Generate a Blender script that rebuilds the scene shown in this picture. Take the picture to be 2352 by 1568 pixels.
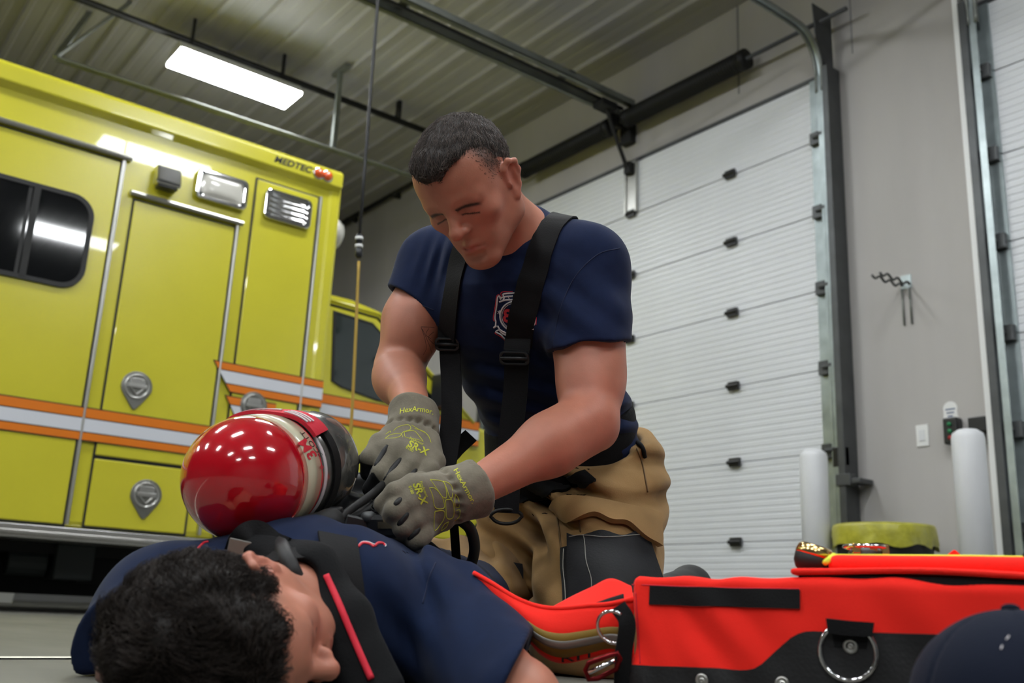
import bpy, math, random
import numpy as np
from mathutils import Vector, Matrix
random.seed(7)
rng = np.random.default_rng(7)
for o in list(bpy.data.objects):
    bpy.data.objects.remove(o)
SC = bpy.context.scene
COL = SC.collection

# ---------------------------------------------------------------- camera, world, exposure, lights
H = 0.095                                   # lens height above the floor (camera set down low)
YAW, PITCH, ROLL = -0.91907638, 0.2676566, 0.04560959
FPX, CX, CY = 2287.0, 1176.0, 784.0
FW = np.array([math.sin(YAW) * math.cos(PITCH), math.cos(YAW) * math.cos(PITCH), math.sin(PITCH)])
_r = np.array([math.cos(YAW), -math.sin(YAW), 0.0])
_u = np.cross(_r, FW)
RT = math.cos(ROLL) * _r + math.sin(ROLL) * _u
UP = -math.sin(ROLL) * _r + math.cos(ROLL) * _u
CAMP = np.array([0, 0, H])
cam = bpy.data.cameras.new('camera')
cam.lens = 35.0
cam.sensor_width = 36.0
cam.clip_start = 0.02
cam.dof.use_dof = True
cam.dof.focus_distance = 1.72
cam.dof.aperture_fstop = 5.0
camo = bpy.data.objects.new('camera', cam)
COL.objects.link(camo)
M = Matrix.Identity(4)
for i in range(3):
    M[i][0], M[i][1], M[i][2], M[i][3] = RT[i], UP[i], -FW[i], CAMP[i]
camo.matrix_world = M
SC.camera = camo

W = bpy.data.worlds.new('world')
W.use_nodes = True
W.node_tree.nodes['Background'].inputs[0].default_value = (0.9, 0.95, 1, 1)
W.node_tree.nodes['Background'].inputs[1].default_value = 0.02
SC.world = W
SC.view_settings.view_transform = 'Standard'
SC.view_settings.look = 'None'
SC.view_settings.exposure = 0.10
SC.view_settings.gamma = 1.0
SC.view_settings.use_curve_mapping = False
LAMP = 52.0                                 # radiance of the ceiling lamps' diffusers
LAMP_ROWS = [(-7.4, 2.62), (-4.4, 2.62), (-1.4, 2.62), (1.6, 2.62), (-4.4, -0.6), (-1.4, -0.6), (1.6, -0.6),
             (-7.4, -3.8), (-4.4, -3.8), (-1.4, -3.8), (1.6, -3.8), (-10.4, -3.8), (4.6, -0.6), (4.6, -3.8)]  # last two extend the grid out of view, added as fill for the bag

# ---------------------------------------------------------------- pixel -> point on a real plane / at a real distance
def ray(x, y):
    x = np.asarray(x, float); y = np.asarray(y, float)
    return FW + RT * ((x - CX) / FPX)[..., None] - UP * ((y - CY) / FPX)[..., None]
def J(x, y, d):
    return CAMP + ray(x, y) * np.asarray(d, float)[..., None]
def onX(x, y, X):
    r = ray(x, y); return CAMP + r * (X / r[..., 0])[..., None]
def onY(x, y, Y):
    r = ray(x, y); return CAMP + r * (Y / r[..., 1])[..., None]
def onZ(x, y, Z):
    r = ray(x, y); return CAMP + r * ((Z - H) / r[..., 2])[..., None]
def D(r, u, t):
    """direction from right / up / towards-viewer components"""
    v = RT * r + UP * u - FW * t
    return v / np.linalg.norm(v)
def nz(v):
    v = np.asarray(v, float)
    return v / np.maximum(np.linalg.norm(v, axis=-1, keepdims=True), 1e-12)

# ---------------------------------------------------------------- materials
def lin(h):
    c = [int(h[i:i + 2], 16) / 255 for i in (0, 2, 4)]
    return tuple(v / 12.92 if v <= .04045 else ((v + .055) / 1.055) ** 2.4 for v in c) + (1.0,)
MATS = {}
def mat(name, col, rough=0.5, metal=0.0, noise=None, bump=None, coat=0.0, spec=0.5, attr=False, sheen=0.0, sss=0.0, trans=0.0, emit=None, alpha=1.0):
    """noise=(scale, amount, stretch) colour mottling, bump=(scale, strength, stretch)"""
    m = bpy.data.materials.new(name)
    m.use_nodes = True
    nt = m.node_tree
    b = nt.nodes['Principled BSDF']
    c = lin(col) if isinstance(col, str) else tuple(col) + (1.0,)
    b.inputs['Base Color'].default_value = c
    b.inputs['Roughness'].default_value = rough
    b.inputs['Metallic'].default_value = metal
    b.inputs['Specular IOR Level'].default_value = spec
    b.inputs['Coat Weight'].default_value = coat
    b.inputs['Coat Roughness'].default_value = 0.03
    b.inputs['Transmission Weight'].default_value = trans
    b.inputs['Alpha'].default_value = alpha
    if sheen:
        b.inputs['Sheen Weight'].default_value = sheen
        b.inputs['Sheen Roughness'].default_value = 0.4
    if sss:
        b.inputs['Subsurface Weight'].default_value = sss
        b.inputs['Subsurface Radius'].default_value = (0.02, 0.008, 0.004)
        b.inputs['Subsurface Scale'].default_value = 0.25
    if emit:
        b.inputs['Emission Color'].default_value = (1, 1, 1, 1) if not isinstance(emit, tuple) else emit[1]
        b.inputs['Emission Strength'].default_value = emit if not isinstance(emit, tuple) else emit[0]
    src = None
    if attr:
        a = nt.nodes.new('ShaderNodeAttribute'); a.attribute_name = 'Col'; src = a.outputs['Color']
        nt.links.new(src, b.inputs['Base Color'])
    def coords(stretch):
        tc = nt.nodes.new('ShaderNodeTexCoord')
        mp = nt.nodes.new('ShaderNodeMapping'); mp.inputs['Scale'].default_value = stretch
        nt.links.new(tc.outputs['Object'], mp.inputs['Vector'])
        return mp.outputs['Vector']
    if noise:
        n = nt.nodes.new('ShaderNodeTexNoise'); n.inputs['Scale'].default_value = noise[0]; n.inputs['Detail'].default_value = 5
        nt.links.new(coords(noise[2] if len(noise) > 2 else (1, 1, 1)), n.inputs['Vector'])
        mr = nt.nodes.new('ShaderNodeMapRange')
        mr.inputs['From Min'].default_value = 0.3; mr.inputs['From Max'].default_value = 0.7
        mr.inputs['To Min'].default_value = 1 - noise[1]; mr.inputs['To Max'].default_value = 1 + noise[1] * .6
        nt.links.new(n.outputs['Fac'], mr.inputs['Value'])
        mx = nt.nodes.new('ShaderNodeVectorMath'); mx.operation = 'SCALE'
        if src: nt.links.new(src, mx.inputs[0])
        else: mx.inputs[0].default_value = c[:3]
        nt.links.new(mr.outputs['Result'], mx.inputs['Scale'])
        nt.links.new(mx.outputs['Vector'], b.inputs['Base Color'])
    if bump:
        n = nt.nodes.new('ShaderNodeTexNoise'); n.inputs['Scale'].default_value = bump[0]; n.inputs['Detail'].default_value = 4
        nt.links.new(coords(bump[2] if len(bump) > 2 else (1, 1, 1)), n.inputs['Vector'])
        bp = nt.nodes.new('ShaderNodeBump'); bp.inputs['Strength'].default_value = bump[1]; bp.inputs['Distance'].default_value = bump[3] if len(bump) > 3 else 0.002
        nt.links.new(n.outputs['Fac'], bp.inputs['Height'])
        nt.links.new(bp.outputs['Normal'], b.inputs['Normal'])
    MATS[name] = m
    return m

mat('floor', '605f57', .62, noise=(2.2, .22, (1, 3, 1)), bump=(30, .2))
mat('line_paint', 'd8d6c8', .6, noise=(14, .12))
mat('ceiling', 'a4a3a6', .55, noise=(.7, .1))
mat('wall', 'b0ada9', .85, noise=(1.3, .1, (1.6, 1, .35)), bump=(60, .15))
mat('wall_dark', '868685', .85, noise=(1.3, .1))
mat('door_white', 'd9dcdf', .42, noise=(1.6, .05, (1, 1, .3)), bump=(4, .25, (1, 1, 2), .004))
mat('galv', 'a9b4b5', .38, .75, noise=(9, .2))
mat('steel_dark', '57595a', .5, .6, noise=(6, .2))
mat('steel_rail', '7d817c', .45, .6, noise=(5, .2))
mat('black_metal', '1d1d1c', .55, .3)
mat('black_rubber', '131313', .6, bump=(120, .1))
mat('black_plastic', '17181a', .38)
mat('chrome', 'd5d5d5', .09, 1.0)
mat('alu', 'b9b9b4', .3, .9, noise=(20, .08, (1, 12, 1)))
mat('alu_dull', '83837d', .36, .85, noise=(12, .2))
mat('yellow', (.54, .50, .030), .25, noise=(3, .04), coat=.55, bump=(2.2, .08, (1, 1, 1), .004))
mat('orange', (.66, .17, .006), .3, coat=.3)
mat('white_vinyl', 'c9ccd2', .35, coat=.2)
mat('dark_line', '0d0d08', .6)
mat('glass_dark', '06080a', .05, coat=.5, spec=.6)
mat('glass_cab', '15211f', .06, coat=.5, spec=.6)
mat('lens_clear', 'c2c0b6', .35, 0, coat=.8)
mat('lens_amber', (.75, .09, .005), .15, coat=1)
mat('under', '0c0c0c', .8)
mat('under_grey', '2a2f2f', .7)
mat('lamp', 'ffffff', .4, emit=(LAMP, (.95, .98, 1.0, 1)))
mat('lamp_body', 'c9cac6', .5)
mat('white_pvc', 'd6d8da', .42, noise=(2, .04))
mat('white_plastic', 'dfe0de', .4)
mat('bag_yellow', (.44, .42, .035), .35, noise=(18, .2), bump=(22, .5, (1, 1, 1), .01), trans=.1)
mat('bin_black', '101112', .5)
mat('cord_black', '1c1c1e', .5)
mat('cord_yellow', (.42, .27, .04), .5)
mat('red_paint', (.46, .004, .012), .12, coat=1.0, noise=(9, .06))
mat('cream_label', 'd0cdb0', .3, coat=.6, noise=(14, .06))
mat('carbon', '605f5b', .22, .15, coat=1.0, noise=(26, .45, (1, 1, 1)))
mat('red_cloth', (.62, .012, .035), .75, bump=(150, .25))
mat('red_print', (.62, .02, .04), .5)
mat('white_print', 'd8d4d6', .7)
mat('webbing', '0b0b0d', .75, bump=(420, .5, (1, 1, 1), .001), sheen=.02, spec=.25)
mat('pad_black', '0b0c0e', .85, bump=(260, .3), sheen=.03, spec=.2)
mat('shirt', (.0080, .0155, .050), .92, noise=(55, .1), bump=(700, .22, (1, 1, 1), .0008), sheen=.07, spec=.2)
mat('shirt_blue', (.0060, .0135, .043), .92, noise=(55, .1), bump=(700, .22, (1, 1, 1), .0008), sheen=.05, spec=.2)
mat('seam_navy', (.007, .014, .045), .95)
mat('tan', (.30, .180, .072), .9, noise=(9, .22), bump=(420, .3, (1, 1, 1), .001), sheen=.08, spec=.2)
mat('black_leather', '121317', .68, noise=(14, .3), bump=(200, .3), spec=.3)
mat('stitch', '8c8b83', .8)
mat('skin', 'c08a72', .48, attr=True, noise=(38, .07), bump=(330, .14, (1, 1, 1), .0012), sss=.12, spec=.4)
mat('hair', (.020, .0165, .0150), .6, attr=True, spec=.25)
mat('glove', '7b766a', .95, attr=True, noise=(60, .16), bump=(330, .35, (1, 1, 1), .0015), sheen=.15, spec=.15)
mat('glove_black', '0f0f11', .62, bump=(200, .3))
mat('glove_yellow', (.56, .58, .04), .7)
mat('tattoo', '3d3030', .7)
mat('neon', (1.0, .026, .016), .8, noise=(5, .05), bump=(420, .25, (1, 1, 1), .001), sheen=.1, spec=.15)
mat('neon_yellow', (.80, .86, .05), .7)
mat('reflective', '8b8a84', .35, .4)
mat('trim_lime', (.22, .135, .014), .7)
mat('velcro', '08080a', .95, bump=(500, .6, (1, 1, 1), .001))
mat('bag_black', '0c0c0e', .6, noise=(8, .15), bump=(260, .25))
mat('brass', (.75, .52, .22), .2, 1.0)
mat('navy_cap', (.0045, .0075, .019), .9, bump=(500, .4, (1, 1, 1), .001), sheen=.02, spec=.2)
mat('lash', '140d0b', .6)
mat('rib_shadow', '3a3a36', .9)

# ---------------------------------------------------------------- mesh building
def base_empty(name, loc, label=None, cat=None, group=None):
    o = bpy.data.objects.new(name, None)
    o.empty_display_size = .1
    o.location = [float(v) for v in loc]
    COL.objects.link(o)
    tag(o, label, cat, group)
    return o
def tag(o, label=None, cat=None, group=None, kind=None):
    if label: o['label'] = label
    if cat: o['category'] = cat
    if group: o['group'] = group
    if kind: o['kind'] = kind
    return o
def to_obj(name, V, Fc, m, parent=None, smooth=False, col=None, bevel=0.0, label=None):
    me = bpy.data.meshes.new(name)
    V = np.asarray(V, np.float64)
    if isinstance(Fc, np.ndarray) and Fc.ndim == 2:
        n, k = Fc.shape
        me.vertices.add(len(V)); me.vertices.foreach_set('co', V.astype(np.float32).ravel())
        me.loops.add(n * k); me.loops.foreach_set('vertex_index', Fc.astype(np.int32).ravel())
        me.polygons.add(n); me.polygons.foreach_set('loop_start', np.arange(0, n * k, k, dtype=np.int32))
        me.update(calc_edges=True); me.validate()
    else:
        me.from_pydata([tuple(v) for v in V], [], Fc); me.update()
    if smooth:
        me.polygons.foreach_set('use_smooth', np.ones(len(me.polygons), bool))
    if col is not None:
        a = me.color_attributes.new('Col', 'FLOAT_COLOR', 'POINT')
        c4 = np.ones((len(me.vertices), 4), np.float32); c4[:, :3] = col
        a.data.foreach_set('color', c4.ravel())
    if isinstance(m, str): m = MATS[m]
    me.materials.append(m)
    o = bpy.data.objects.new(name, me)
    COL.objects.link(o)
    if parent is not None:
        o.parent = parent
        o.matrix_parent_inverse = Matrix.Translation(-parent.location)
        if parent.parent is not None: o.matrix_parent_inverse = Matrix.Identity(4)
    if bevel:
        b = o.modifiers.new('bevel', 'BEVEL'); b.width = bevel; b.segments = 2; b.limit_method = 'ANGLE'
        b.harden_normals = False
    if label: o['label'] = label
    return o
class MB:
    def __init__(s): s.v = []; s.f = []
    def add(s, V, Fs):
        k = len(s.v); s.v += [tuple(float(c) for c in v) for v in V]; s.f += [tuple(i + k for i in f) for f in Fs]
        return s
    def box(s, lo, hi):
        (a, b, c), (d, e, f) = lo, hi
        return s.add([(a, b, c), (d, b, c), (d, e, c), (a, e, c), (a, b, f), (d, b, f), (d, e, f), (a, e, f)],
                     [(0, 3, 2, 1), (4, 5, 6, 7), (0, 1, 5, 4), (1, 2, 6, 5), (2, 3, 7, 6), (3, 0, 4, 7)])
    def obox(s, c, ax, half):
        c = np.asarray(c, float); ax = [nz(a) for a in ax]
        V = [c + sum(ax[i] * half[i] * sg[i] for i in range(3)) for sg in
             ((-1, -1, -1), (1, -1, -1), (1, 1, -1), (-1, 1, -1), (-1, -1, 1), (1, -1, 1), (1, 1, 1), (-1, 1, 1))]
        return s.add(V, [(0, 3, 2, 1), (4, 5, 6, 7), (0, 1, 5, 4), (1, 2, 6, 5), (2, 3, 7, 6), (3, 0, 4, 7)])
    def beam(s, a, b, w, h, up=(0, 0, 1)):
        a = np.asarray(a, float); b = np.asarray(b, float); t = b - a; L = np.linalg.norm(t)
        x = nz(np.cross(t, up)); y = nz(np.cross(x, t))
        return s.obox((a + b) / 2, (t, x, y), (L / 2, w / 2, h / 2))
    def tube(s, P, r, n=10, closed=False, cap=True):
        P = np.asarray(P, float); m = len(P)
        r = np.full(m, r, float) if np.isscalar(r) else np.asarray(r, float)
        T = np.gradient(P, axis=0) if not closed else (np.roll(P, -1, 0) - np.roll(P, 1, 0))
        T = nz(T); a = np.array([0, 0, 1.0])
        if abs(T[0] @ a) > .9: a = np.array([1.0, 0, 0])
        N = nz(np.cross(T[0], a)); V = []
        for i in range(m):
            N = nz(N - T[i] * (N @ T[i])); B = np.cross(T[i], N)
            for k in range(n):
                q = 2 * math.pi * k / n; V.append(P[i] + r[i] * (N * math.cos(q) + B * math.sin(q)))
        Fs = []
        for i in range(m if closed else m - 1):
            for k in range(n):
                a0 = i * n + k; a1 = i * n + (k + 1) % n; j = ((i + 1) % m) * n
                Fs.append((a0, a1, j + (k + 1) % n, j + k))
        if cap and not closed:
            Fs.append(tuple(range(n - 1, -1, -1))); Fs.append(tuple((m - 1) * n + k for k in range(n)))
        return s.add(V, Fs)
    def lathe(s, A, ax, prof, n=32):
        """prof: list of (along, radius)"""
        A = np.asarray(A, float); ax = nz(ax); a = np.array([0, 0, 1.0])
        if abs(ax @ a) > .9: a = np.array([1.0, 0, 0])
        N = nz(np.cross(ax, a)); B = np.cross(ax, N); V = []
        for (z, r) in prof:
            for k in range(n):
                q = 2 * math.pi * k / n; V.append(A + ax * z + max(r, 1e-5) * (N * math.cos(q) + B * math.sin(q)))
        Fs = []
        for i in range(len(prof) - 1):
            for k in range(n):
                Fs.append((i * n + k, i * n + (k + 1) % n, (i + 1) * n + (k + 1) % n, (i + 1) * n + k))
        if prof[0][1] > 1e-4: Fs.append(tuple(range(n - 1, -1, -1)))
        if prof[-1][1] > 1e-4: Fs.append(tuple((len(prof) - 1) * n + k for k in range(n)))
        return s.add(V, Fs)
    def prism(s, poly, off):
        """poly: 3D points of a planar polygon, off: extrusion vector"""
        n = len(poly); off = np.asarray(off, float); P = [np.asarray(p, float) for p in poly]
        V = P + [p + off for p in P]
        return s.add(V, [tuple(range(n - 1, -1, -1)), tuple(range(n, 2 * n))] + [(i, (i + 1) % n, n + (i + 1) % n, n + i) for i in range(n)])
    def frame(s, outer, inner, off):
        """ring between two same-length loops, extruded"""
        n = len(outer); off = np.asarray(off, float)
        V = [np.asarray(p, float) for p in outer] + [np.asarray(p, float) for p in inner]; V += [p + off for p in V]
        Fs = []
        for i in range(n):
            j = (i + 1) % n
            Fs += [(i, j, n + j, n + i), (2 * n + i, 3 * n + i, 3 * n + j, 2 * n + j), (i, 2 * n + i, 2 * n + j, j), (n + i, n + j, 3 * n + j, 3 * n + i)]
        return s.add(V, Fs)
    def grid(s, P):
        """P: (a,b,3) surface"""
        a, b, _ = P.shape
        return s.add(P.reshape(-1, 3), [(i * b + j, (i + 1) * b + j, (i + 1) * b + j + 1, i * b + j + 1) for i in range(a - 1) for j in range(b - 1)])
    def build(s, name, m, parent=None, smooth=False, bevel=0.0, label=None):
        return to_obj(name, s.v, s.f, m, parent, smooth, None, bevel, label)
def spline(P, n=40):
    P = np.asarray(P, float); m = len(P)
    if m < 3: return P[0] + (P[-1] - P[0]) * np.linspace(0, 1, n)[:, None]
    Q = np.vstack([2 * P[0] - P[1], P, 2 * P[-1] - P[-2]]); out = []
    for t in np.linspace(0, m - 1 - 1e-6, n):
        i = int(t); f = t - i; a, b, c, d = Q[i], Q[i + 1], Q[i + 2], Q[i + 3]
        out.append(.5 * ((2 * b) + (c - a) * f + (2 * a - 5 * b + 4 * c - d) * f * f + (3 * b - a - 3 * c + d) * f ** 3))
    return np.array(out)
def rrect(y0, z0, y1, z1, r, n=5):
    """rounded rectangle loop, 2D"""
    o = []
    for cx, cy, q in ((y1 - r, z1 - r, 0), (y0 + r, z1 - r, 90), (y0 + r, z0 + r, 180), (y1 - r, z0 + r, 270)):
        for k in range(n + 1):
            a = math.radians(q + 90 * k / n); o.append((cx + r * math.cos(a), cy + r * math.sin(a)))
    return o
def text_mesh(s, bold=0.0):
    """flat triangulated text, unit size: verts (n,2), faces"""
    c = bpy.data.curves.new('t', 'FONT'); c.body = s; c.size = 1.0; c.resolution_u = 3; c.offset = bold
    o = bpy.data.objects.new('t', c); COL.objects.link(o)
    bpy.context.view_layer.update()
    me = o.evaluated_get(bpy.context.evaluated_depsgraph_get()).to_mesh()
    V = np.array([v.co[:2] for v in me.vertices]); Fs = [tuple(p.vertices) for p in me.polygons]
    o.to_mesh_clear()
    bpy.data.objects.remove(o); bpy.data.curves.remove(c)
    return V, Fs
# ---------------------------------------------------------------- implicit surfaces -> meshes (bodies, clothes, gloves)
def smin(a, b, k):
    if k <= 0: return np.minimum(a, b)
    h = np.maximum(k - np.abs(a - b), 0) / k
    return np.minimum(a, b) - h * h * k * .25
def smax(a, b, k): return -smin(-a, -b, k)
def ortho(ax):
    a = nz(ax[0]); b = np.asarray(ax[1], float); b = nz(b - a * (a @ b)); return np.array([a, b, np.cross(a, b)])
def ell(c, ax, r):
    c = np.asarray(c, float); A = ortho(ax); r = np.asarray(r, float)
    def f(p):
        q = (p - c) @ A.T
        k0 = np.sqrt(((q / r) ** 2).sum(1)); k1 = np.sqrt(((q / (r * r)) ** 2).sum(1)) + 1e-9
        return k0 * (k0 - 1) / k1
    return (c, r.max(), f)
def cone(a, b, ra, rb):
    a = np.asarray(a, float); b = np.asarray(b, float); ab = b - a; L2 = ab @ ab
    def f(p):
        q = p - a; t = np.clip(q @ ab / L2, 0, 1)
        return np.linalg.norm(q - t[:, None] * ab, axis=1) - (ra + (rb - ra) * t)
    return ((a + b) / 2, math.sqrt(L2) / 2 + max(ra, rb), f)
def econe(a, b, wa, wb, s):
    """tapered limb with an elliptic section; wa, wb = (half width along s, half depth)"""
    a = np.asarray(a, float); b = np.asarray(b, float); ab = b - a; L2 = ab @ ab
    s = nz(s - ab * (s @ ab) / L2)
    def f(p):
        q = p - a; t = np.clip(q @ ab / L2, 0, 1)
        q = q - t[:, None] * ab; x = q @ s; y = np.sqrt(np.maximum((q * q).sum(1) - x * x, 0))
        w = wa[0] + (wb[0] - wa[0]) * t; d = wa[1] + (wb[1] - wa[1]) * t
        k0 = np.sqrt((x / w) ** 2 + (y / d) ** 2); k1 = np.sqrt((x / w ** 2) ** 2 + (y / d ** 2) ** 2) + 1e-6
        return np.where(k0 < .15, -np.minimum(w, d) * (1 - k0), k0 * (k0 - 1) / k1)
    return ((a + b) / 2, math.sqrt(L2) / 2 + max(wa[0], wb[0], wa[1], wb[1]), f)
def capcone(a, b, ra, rb, rd=.004):
    a = np.asarray(a, float); b = np.asarray(b, float); ab = b - a; L = np.linalg.norm(ab); t_ = ab / L
    def f(p):
        q = p - a; z = q @ t_; rad = np.linalg.norm(q - z[:, None] * t_, axis=1)
        r = ra + (rb - ra) * np.clip(z / L, 0, 1)
        return smax(rad - r, np.abs(z - L / 2) - L / 2, rd)
    return ((a + b) / 2, L / 2 + max(ra, rb), f)
def half(c, n):
    """half space: inside where (p-c).n < 0"""
    c = np.asarray(c, float); n = nz(n)
    return (c, 1e9, lambda p: (p - c) @ n)
def rbox(c, ax, h, r):
    c = np.asarray(c, float); A = np.array([nz(a) for a in ax]); h = np.asarray(h, float) - r
    def f(p):
        q = np.abs((p - c) @ A.T) - h
        return np.linalg.norm(np.maximum(q, 0), axis=1) + np.minimum(q.max(1), 0) - r
    return (c, np.linalg.norm(h) + r, f)
class Fld:
    def __init__(s): s.ops = []
    def add(s, pr, k=.01): s.ops.append(('a', k, pr)); return s
    def sub(s, pr, k=.005): s.ops.append(('s', k, pr)); return s
    def cut(s, pr, k=.003): s.ops.append(('i', k, pr)); return s
    def disp(s, fn): s.ops.append(('d', 0, (None, 1e9, fn))); return s
    def off(s, v): s.ops.append(('o', v, None)); return s
    def chain(s, pts, ws, side, k):
        for i in range(len(pts) - 1): s.add(econe(pts[i], pts[i + 1], ws[i], ws[i + 1], side), k)
        return s
    def __call__(s, p):
        c0 = p.mean(0); cr = np.sqrt(((p - c0) ** 2).sum(1).max())
        d = np.full(len(p), .25)
        for op, k, pr in s.ops:
            if op == 'o': d = d - k; continue
            if op == 'd':
                m = np.abs(d) < .06
                if m.any(): d[m] += pr[2](p[m])
                continue
            if op != 'i' and np.linalg.norm(pr[0] - c0) - pr[1] - cr > (.04 + k if op == 's' else .12): continue
            v = pr[2](p)
            d = smin(d, v, k) if op == 'a' else smax(d, -v, k) if op == 's' else smax(d, v, k)
        return d
def comp(F_, pts, pad):
    """a finished field used as one piece of another"""
    pts = np.asarray(pts, float); c = pts.mean(0)
    return (c, np.linalg.norm(pts - c, axis=1).max() + pad, lambda p: F_(p))
def feval(F, p, ch=6000):
    return np.concatenate([F(p[i:i + ch]) for i in range(0, len(p), ch)]) if len(p) else np.zeros(0)
def grad(F, p, e=.0008):
    g = np.empty_like(p)
    for i in range(3):
        o = np.zeros(3); o[i] = e
        g[:, i] = feval(F, p + o) - feval(F, p - o)
    return nz(g)
def mesh_sdf(F, lo, hi, h, B=4):
    """sparse surface nets"""
    lo = np.asarray(lo, float); hi = np.asarray(hi, float)
    # two-level pruning
    big = B * h * 4
    nb = np.ceil((hi - lo) / big).astype(int)
    I = np.stack(np.meshgrid(*[np.arange(n) for n in nb], indexing='ij'), -1).reshape(-1, 3)
    d = feval(F, lo + (I + .5) * big, 512)
    I = I[np.abs(d) < big * 1.25]
    o4 = np.stack(np.meshgrid(*[np.arange(4)] * 3, indexing='ij'), -1).reshape(-1, 3)
    I = (I[:, None] * 4 + o4).reshape(-1, 3)
    bs = B * h
    d = feval(F, lo + (I + .5) * bs, 512)
    I = I[np.abs(d) < bs * 1.3]
    g = np.stack(np.meshgrid(*[np.arange(B + 1)] * 3, indexing='ij'), -1).reshape(-1, 3)
    n1 = B + 1; Mb = len(I)
    P = lo + (I[:, None] * B + g) * h
    S = feval(F, P.reshape(-1, 3), n1 ** 3 * 48).reshape(Mb, n1, n1, n1)
    cs = np.stack([S[:, a:a + B, b:b + B, c:c + B] for a in (0, 1) for b in (0, 1) for c in (0, 1)], -1)
    neg = (cs < 0).sum(-1); act = (neg > 0) & (neg < 8)
    bi, x, y, z = np.nonzero(act)
    cs = cs[bi, x, y, z]
    cell = I[bi] * B + np.stack([x, y, z], -1)
    corner = np.array([(a, b, c) for a in (0, 1) for b in (0, 1) for c in (0, 1)], float)
    acc = np.zeros((len(cs), 3)); cnt = np.zeros(len(cs))
    for a in range(8):
        for b in range(a + 1, 8):
            df = corner[b] - corner[a]
            if np.abs(df).sum() != 1: continue
            va, vb = cs[:, a], cs[:, b]; cr = (va < 0) != (vb < 0)
            t = np.where(cr, va / np.where(np.abs(va - vb) < 1e-12, 1, va - vb), 0)
            acc += (corner[a] + t[:, None] * df) * cr[:, None]; cnt += cr
    V = lo + (cell + acc / cnt[:, None]) * h
    mx = (nb * 4 * B + 4).astype(np.int64)
    def key(c): return ((c[:, 0] + 1).astype(np.int64) * (mx[1] + 2) + c[:, 1] + 1) * (mx[2] + 2) + c[:, 2] + 1
    K = key(cell); order = np.argsort(K); Ks = K[order]
    def look(c):
        k = key(c); i = np.searchsorted(Ks, k); i = np.minimum(i, len(Ks) - 1)
        return np.where(Ks[i] == k, order[i], -1)
    Q = []
    for ax in range(3):
        s0 = S[:, :B, :B, :B]
        s1 = S[:, 1:, :B, :B] if ax == 0 else S[:, :B, 1:, :B] if ax == 1 else S[:, :B, :B, 1:]
        bi, x, y, z = np.nonzero((s0 < 0) != (s1 < 0))
        c = I[bi] * B + np.stack([x, y, z], -1); ng = s0[bi, x, y, z] < 0
        u, v = [(1, 2), (2, 0), (0, 1)][ax]
        ou = np.zeros(3, int); ou[u] = 1; ov = np.zeros(3, int); ov[v] = 1
        q = np.stack([look(c - ou - ov), look(c - ov), look(c), look(c - ou)], -1)
        q[~ng] = q[~ng][:, ::-1]
        Q.append(q[(q >= 0).all(1)])
    return V, np.concatenate(Q)
def sdf_obj(name, F, lo, hi, h, m, parent=None, col=None, label=None):
    V, Q = mesh_sdf(F, lo, hi, h)
    c = col(V) if callable(col) else col
    return to_obj(name, V, Q, m, parent, True, c, 0, label), V, Q
def bbox(pts, pad):
    pts = np.asarray(pts, float); return pts.min(0) - pad, pts.max(0) + pad
def trace(F, x, y, t0=.5, t1=3.0, n=70):
    """where the sight lines through these photo points meet a surface; returns points, outward normals"""
    r = ray(np.asarray(x, float), np.asarray(y, float)); L = np.linalg.norm(r, axis=1); r = r / L[:, None]
    t = np.full(len(r), float(t0)); best = np.full(len(r), 9.0); bt = t.copy()
    for i in range(n):
        d = feval(F, CAMP + r * t[:, None], 100000)
        b = np.abs(d) < best; best[b] = np.abs(d)[b]; bt[b] = t[b]
        t = np.minimum(t + d * .8, t1)
    P = CAMP + r * bt[:, None]
    return P, grad(F, P)
def relax(F, P, off, n=5):
    for _ in range(n):
        g = grad(F, P); P = P - g * (feval(F, P, 100000) - off)[:, None]
    return P
def wob(p, f, ph=0.0):
    """cheap smooth noise in about -1..1"""
    x, y, z = p[:, 0] * f + ph, p[:, 1] * f + ph * 1.7, p[:, 2] * f - ph
    return (np.sin(x + 1.3 * np.sin(y * 1.1 + 2)) + np.sin(y * 1.2 + 1.4 * np.sin(z * .9 + 1)) + np.sin(z * 1.1 + 1.2 * np.sin(x * .8 + ph))) / 3
def fold(p, A, dirv, wl, amp, R, sharp=1.5, ph=0.0):
    """a fan of cloth folds around A: ridges perpendicular to dirv, fading over R"""
    q = p - A; w = np.exp(-(q * q).sum(1) / (R * R)); s = np.sin(2 * math.pi * (q @ nz(dirv)) / wl + ph + 1.2 * wob(p, 14))
    return -amp * w * np.sign(s) * np.abs(s) ** sharp
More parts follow.
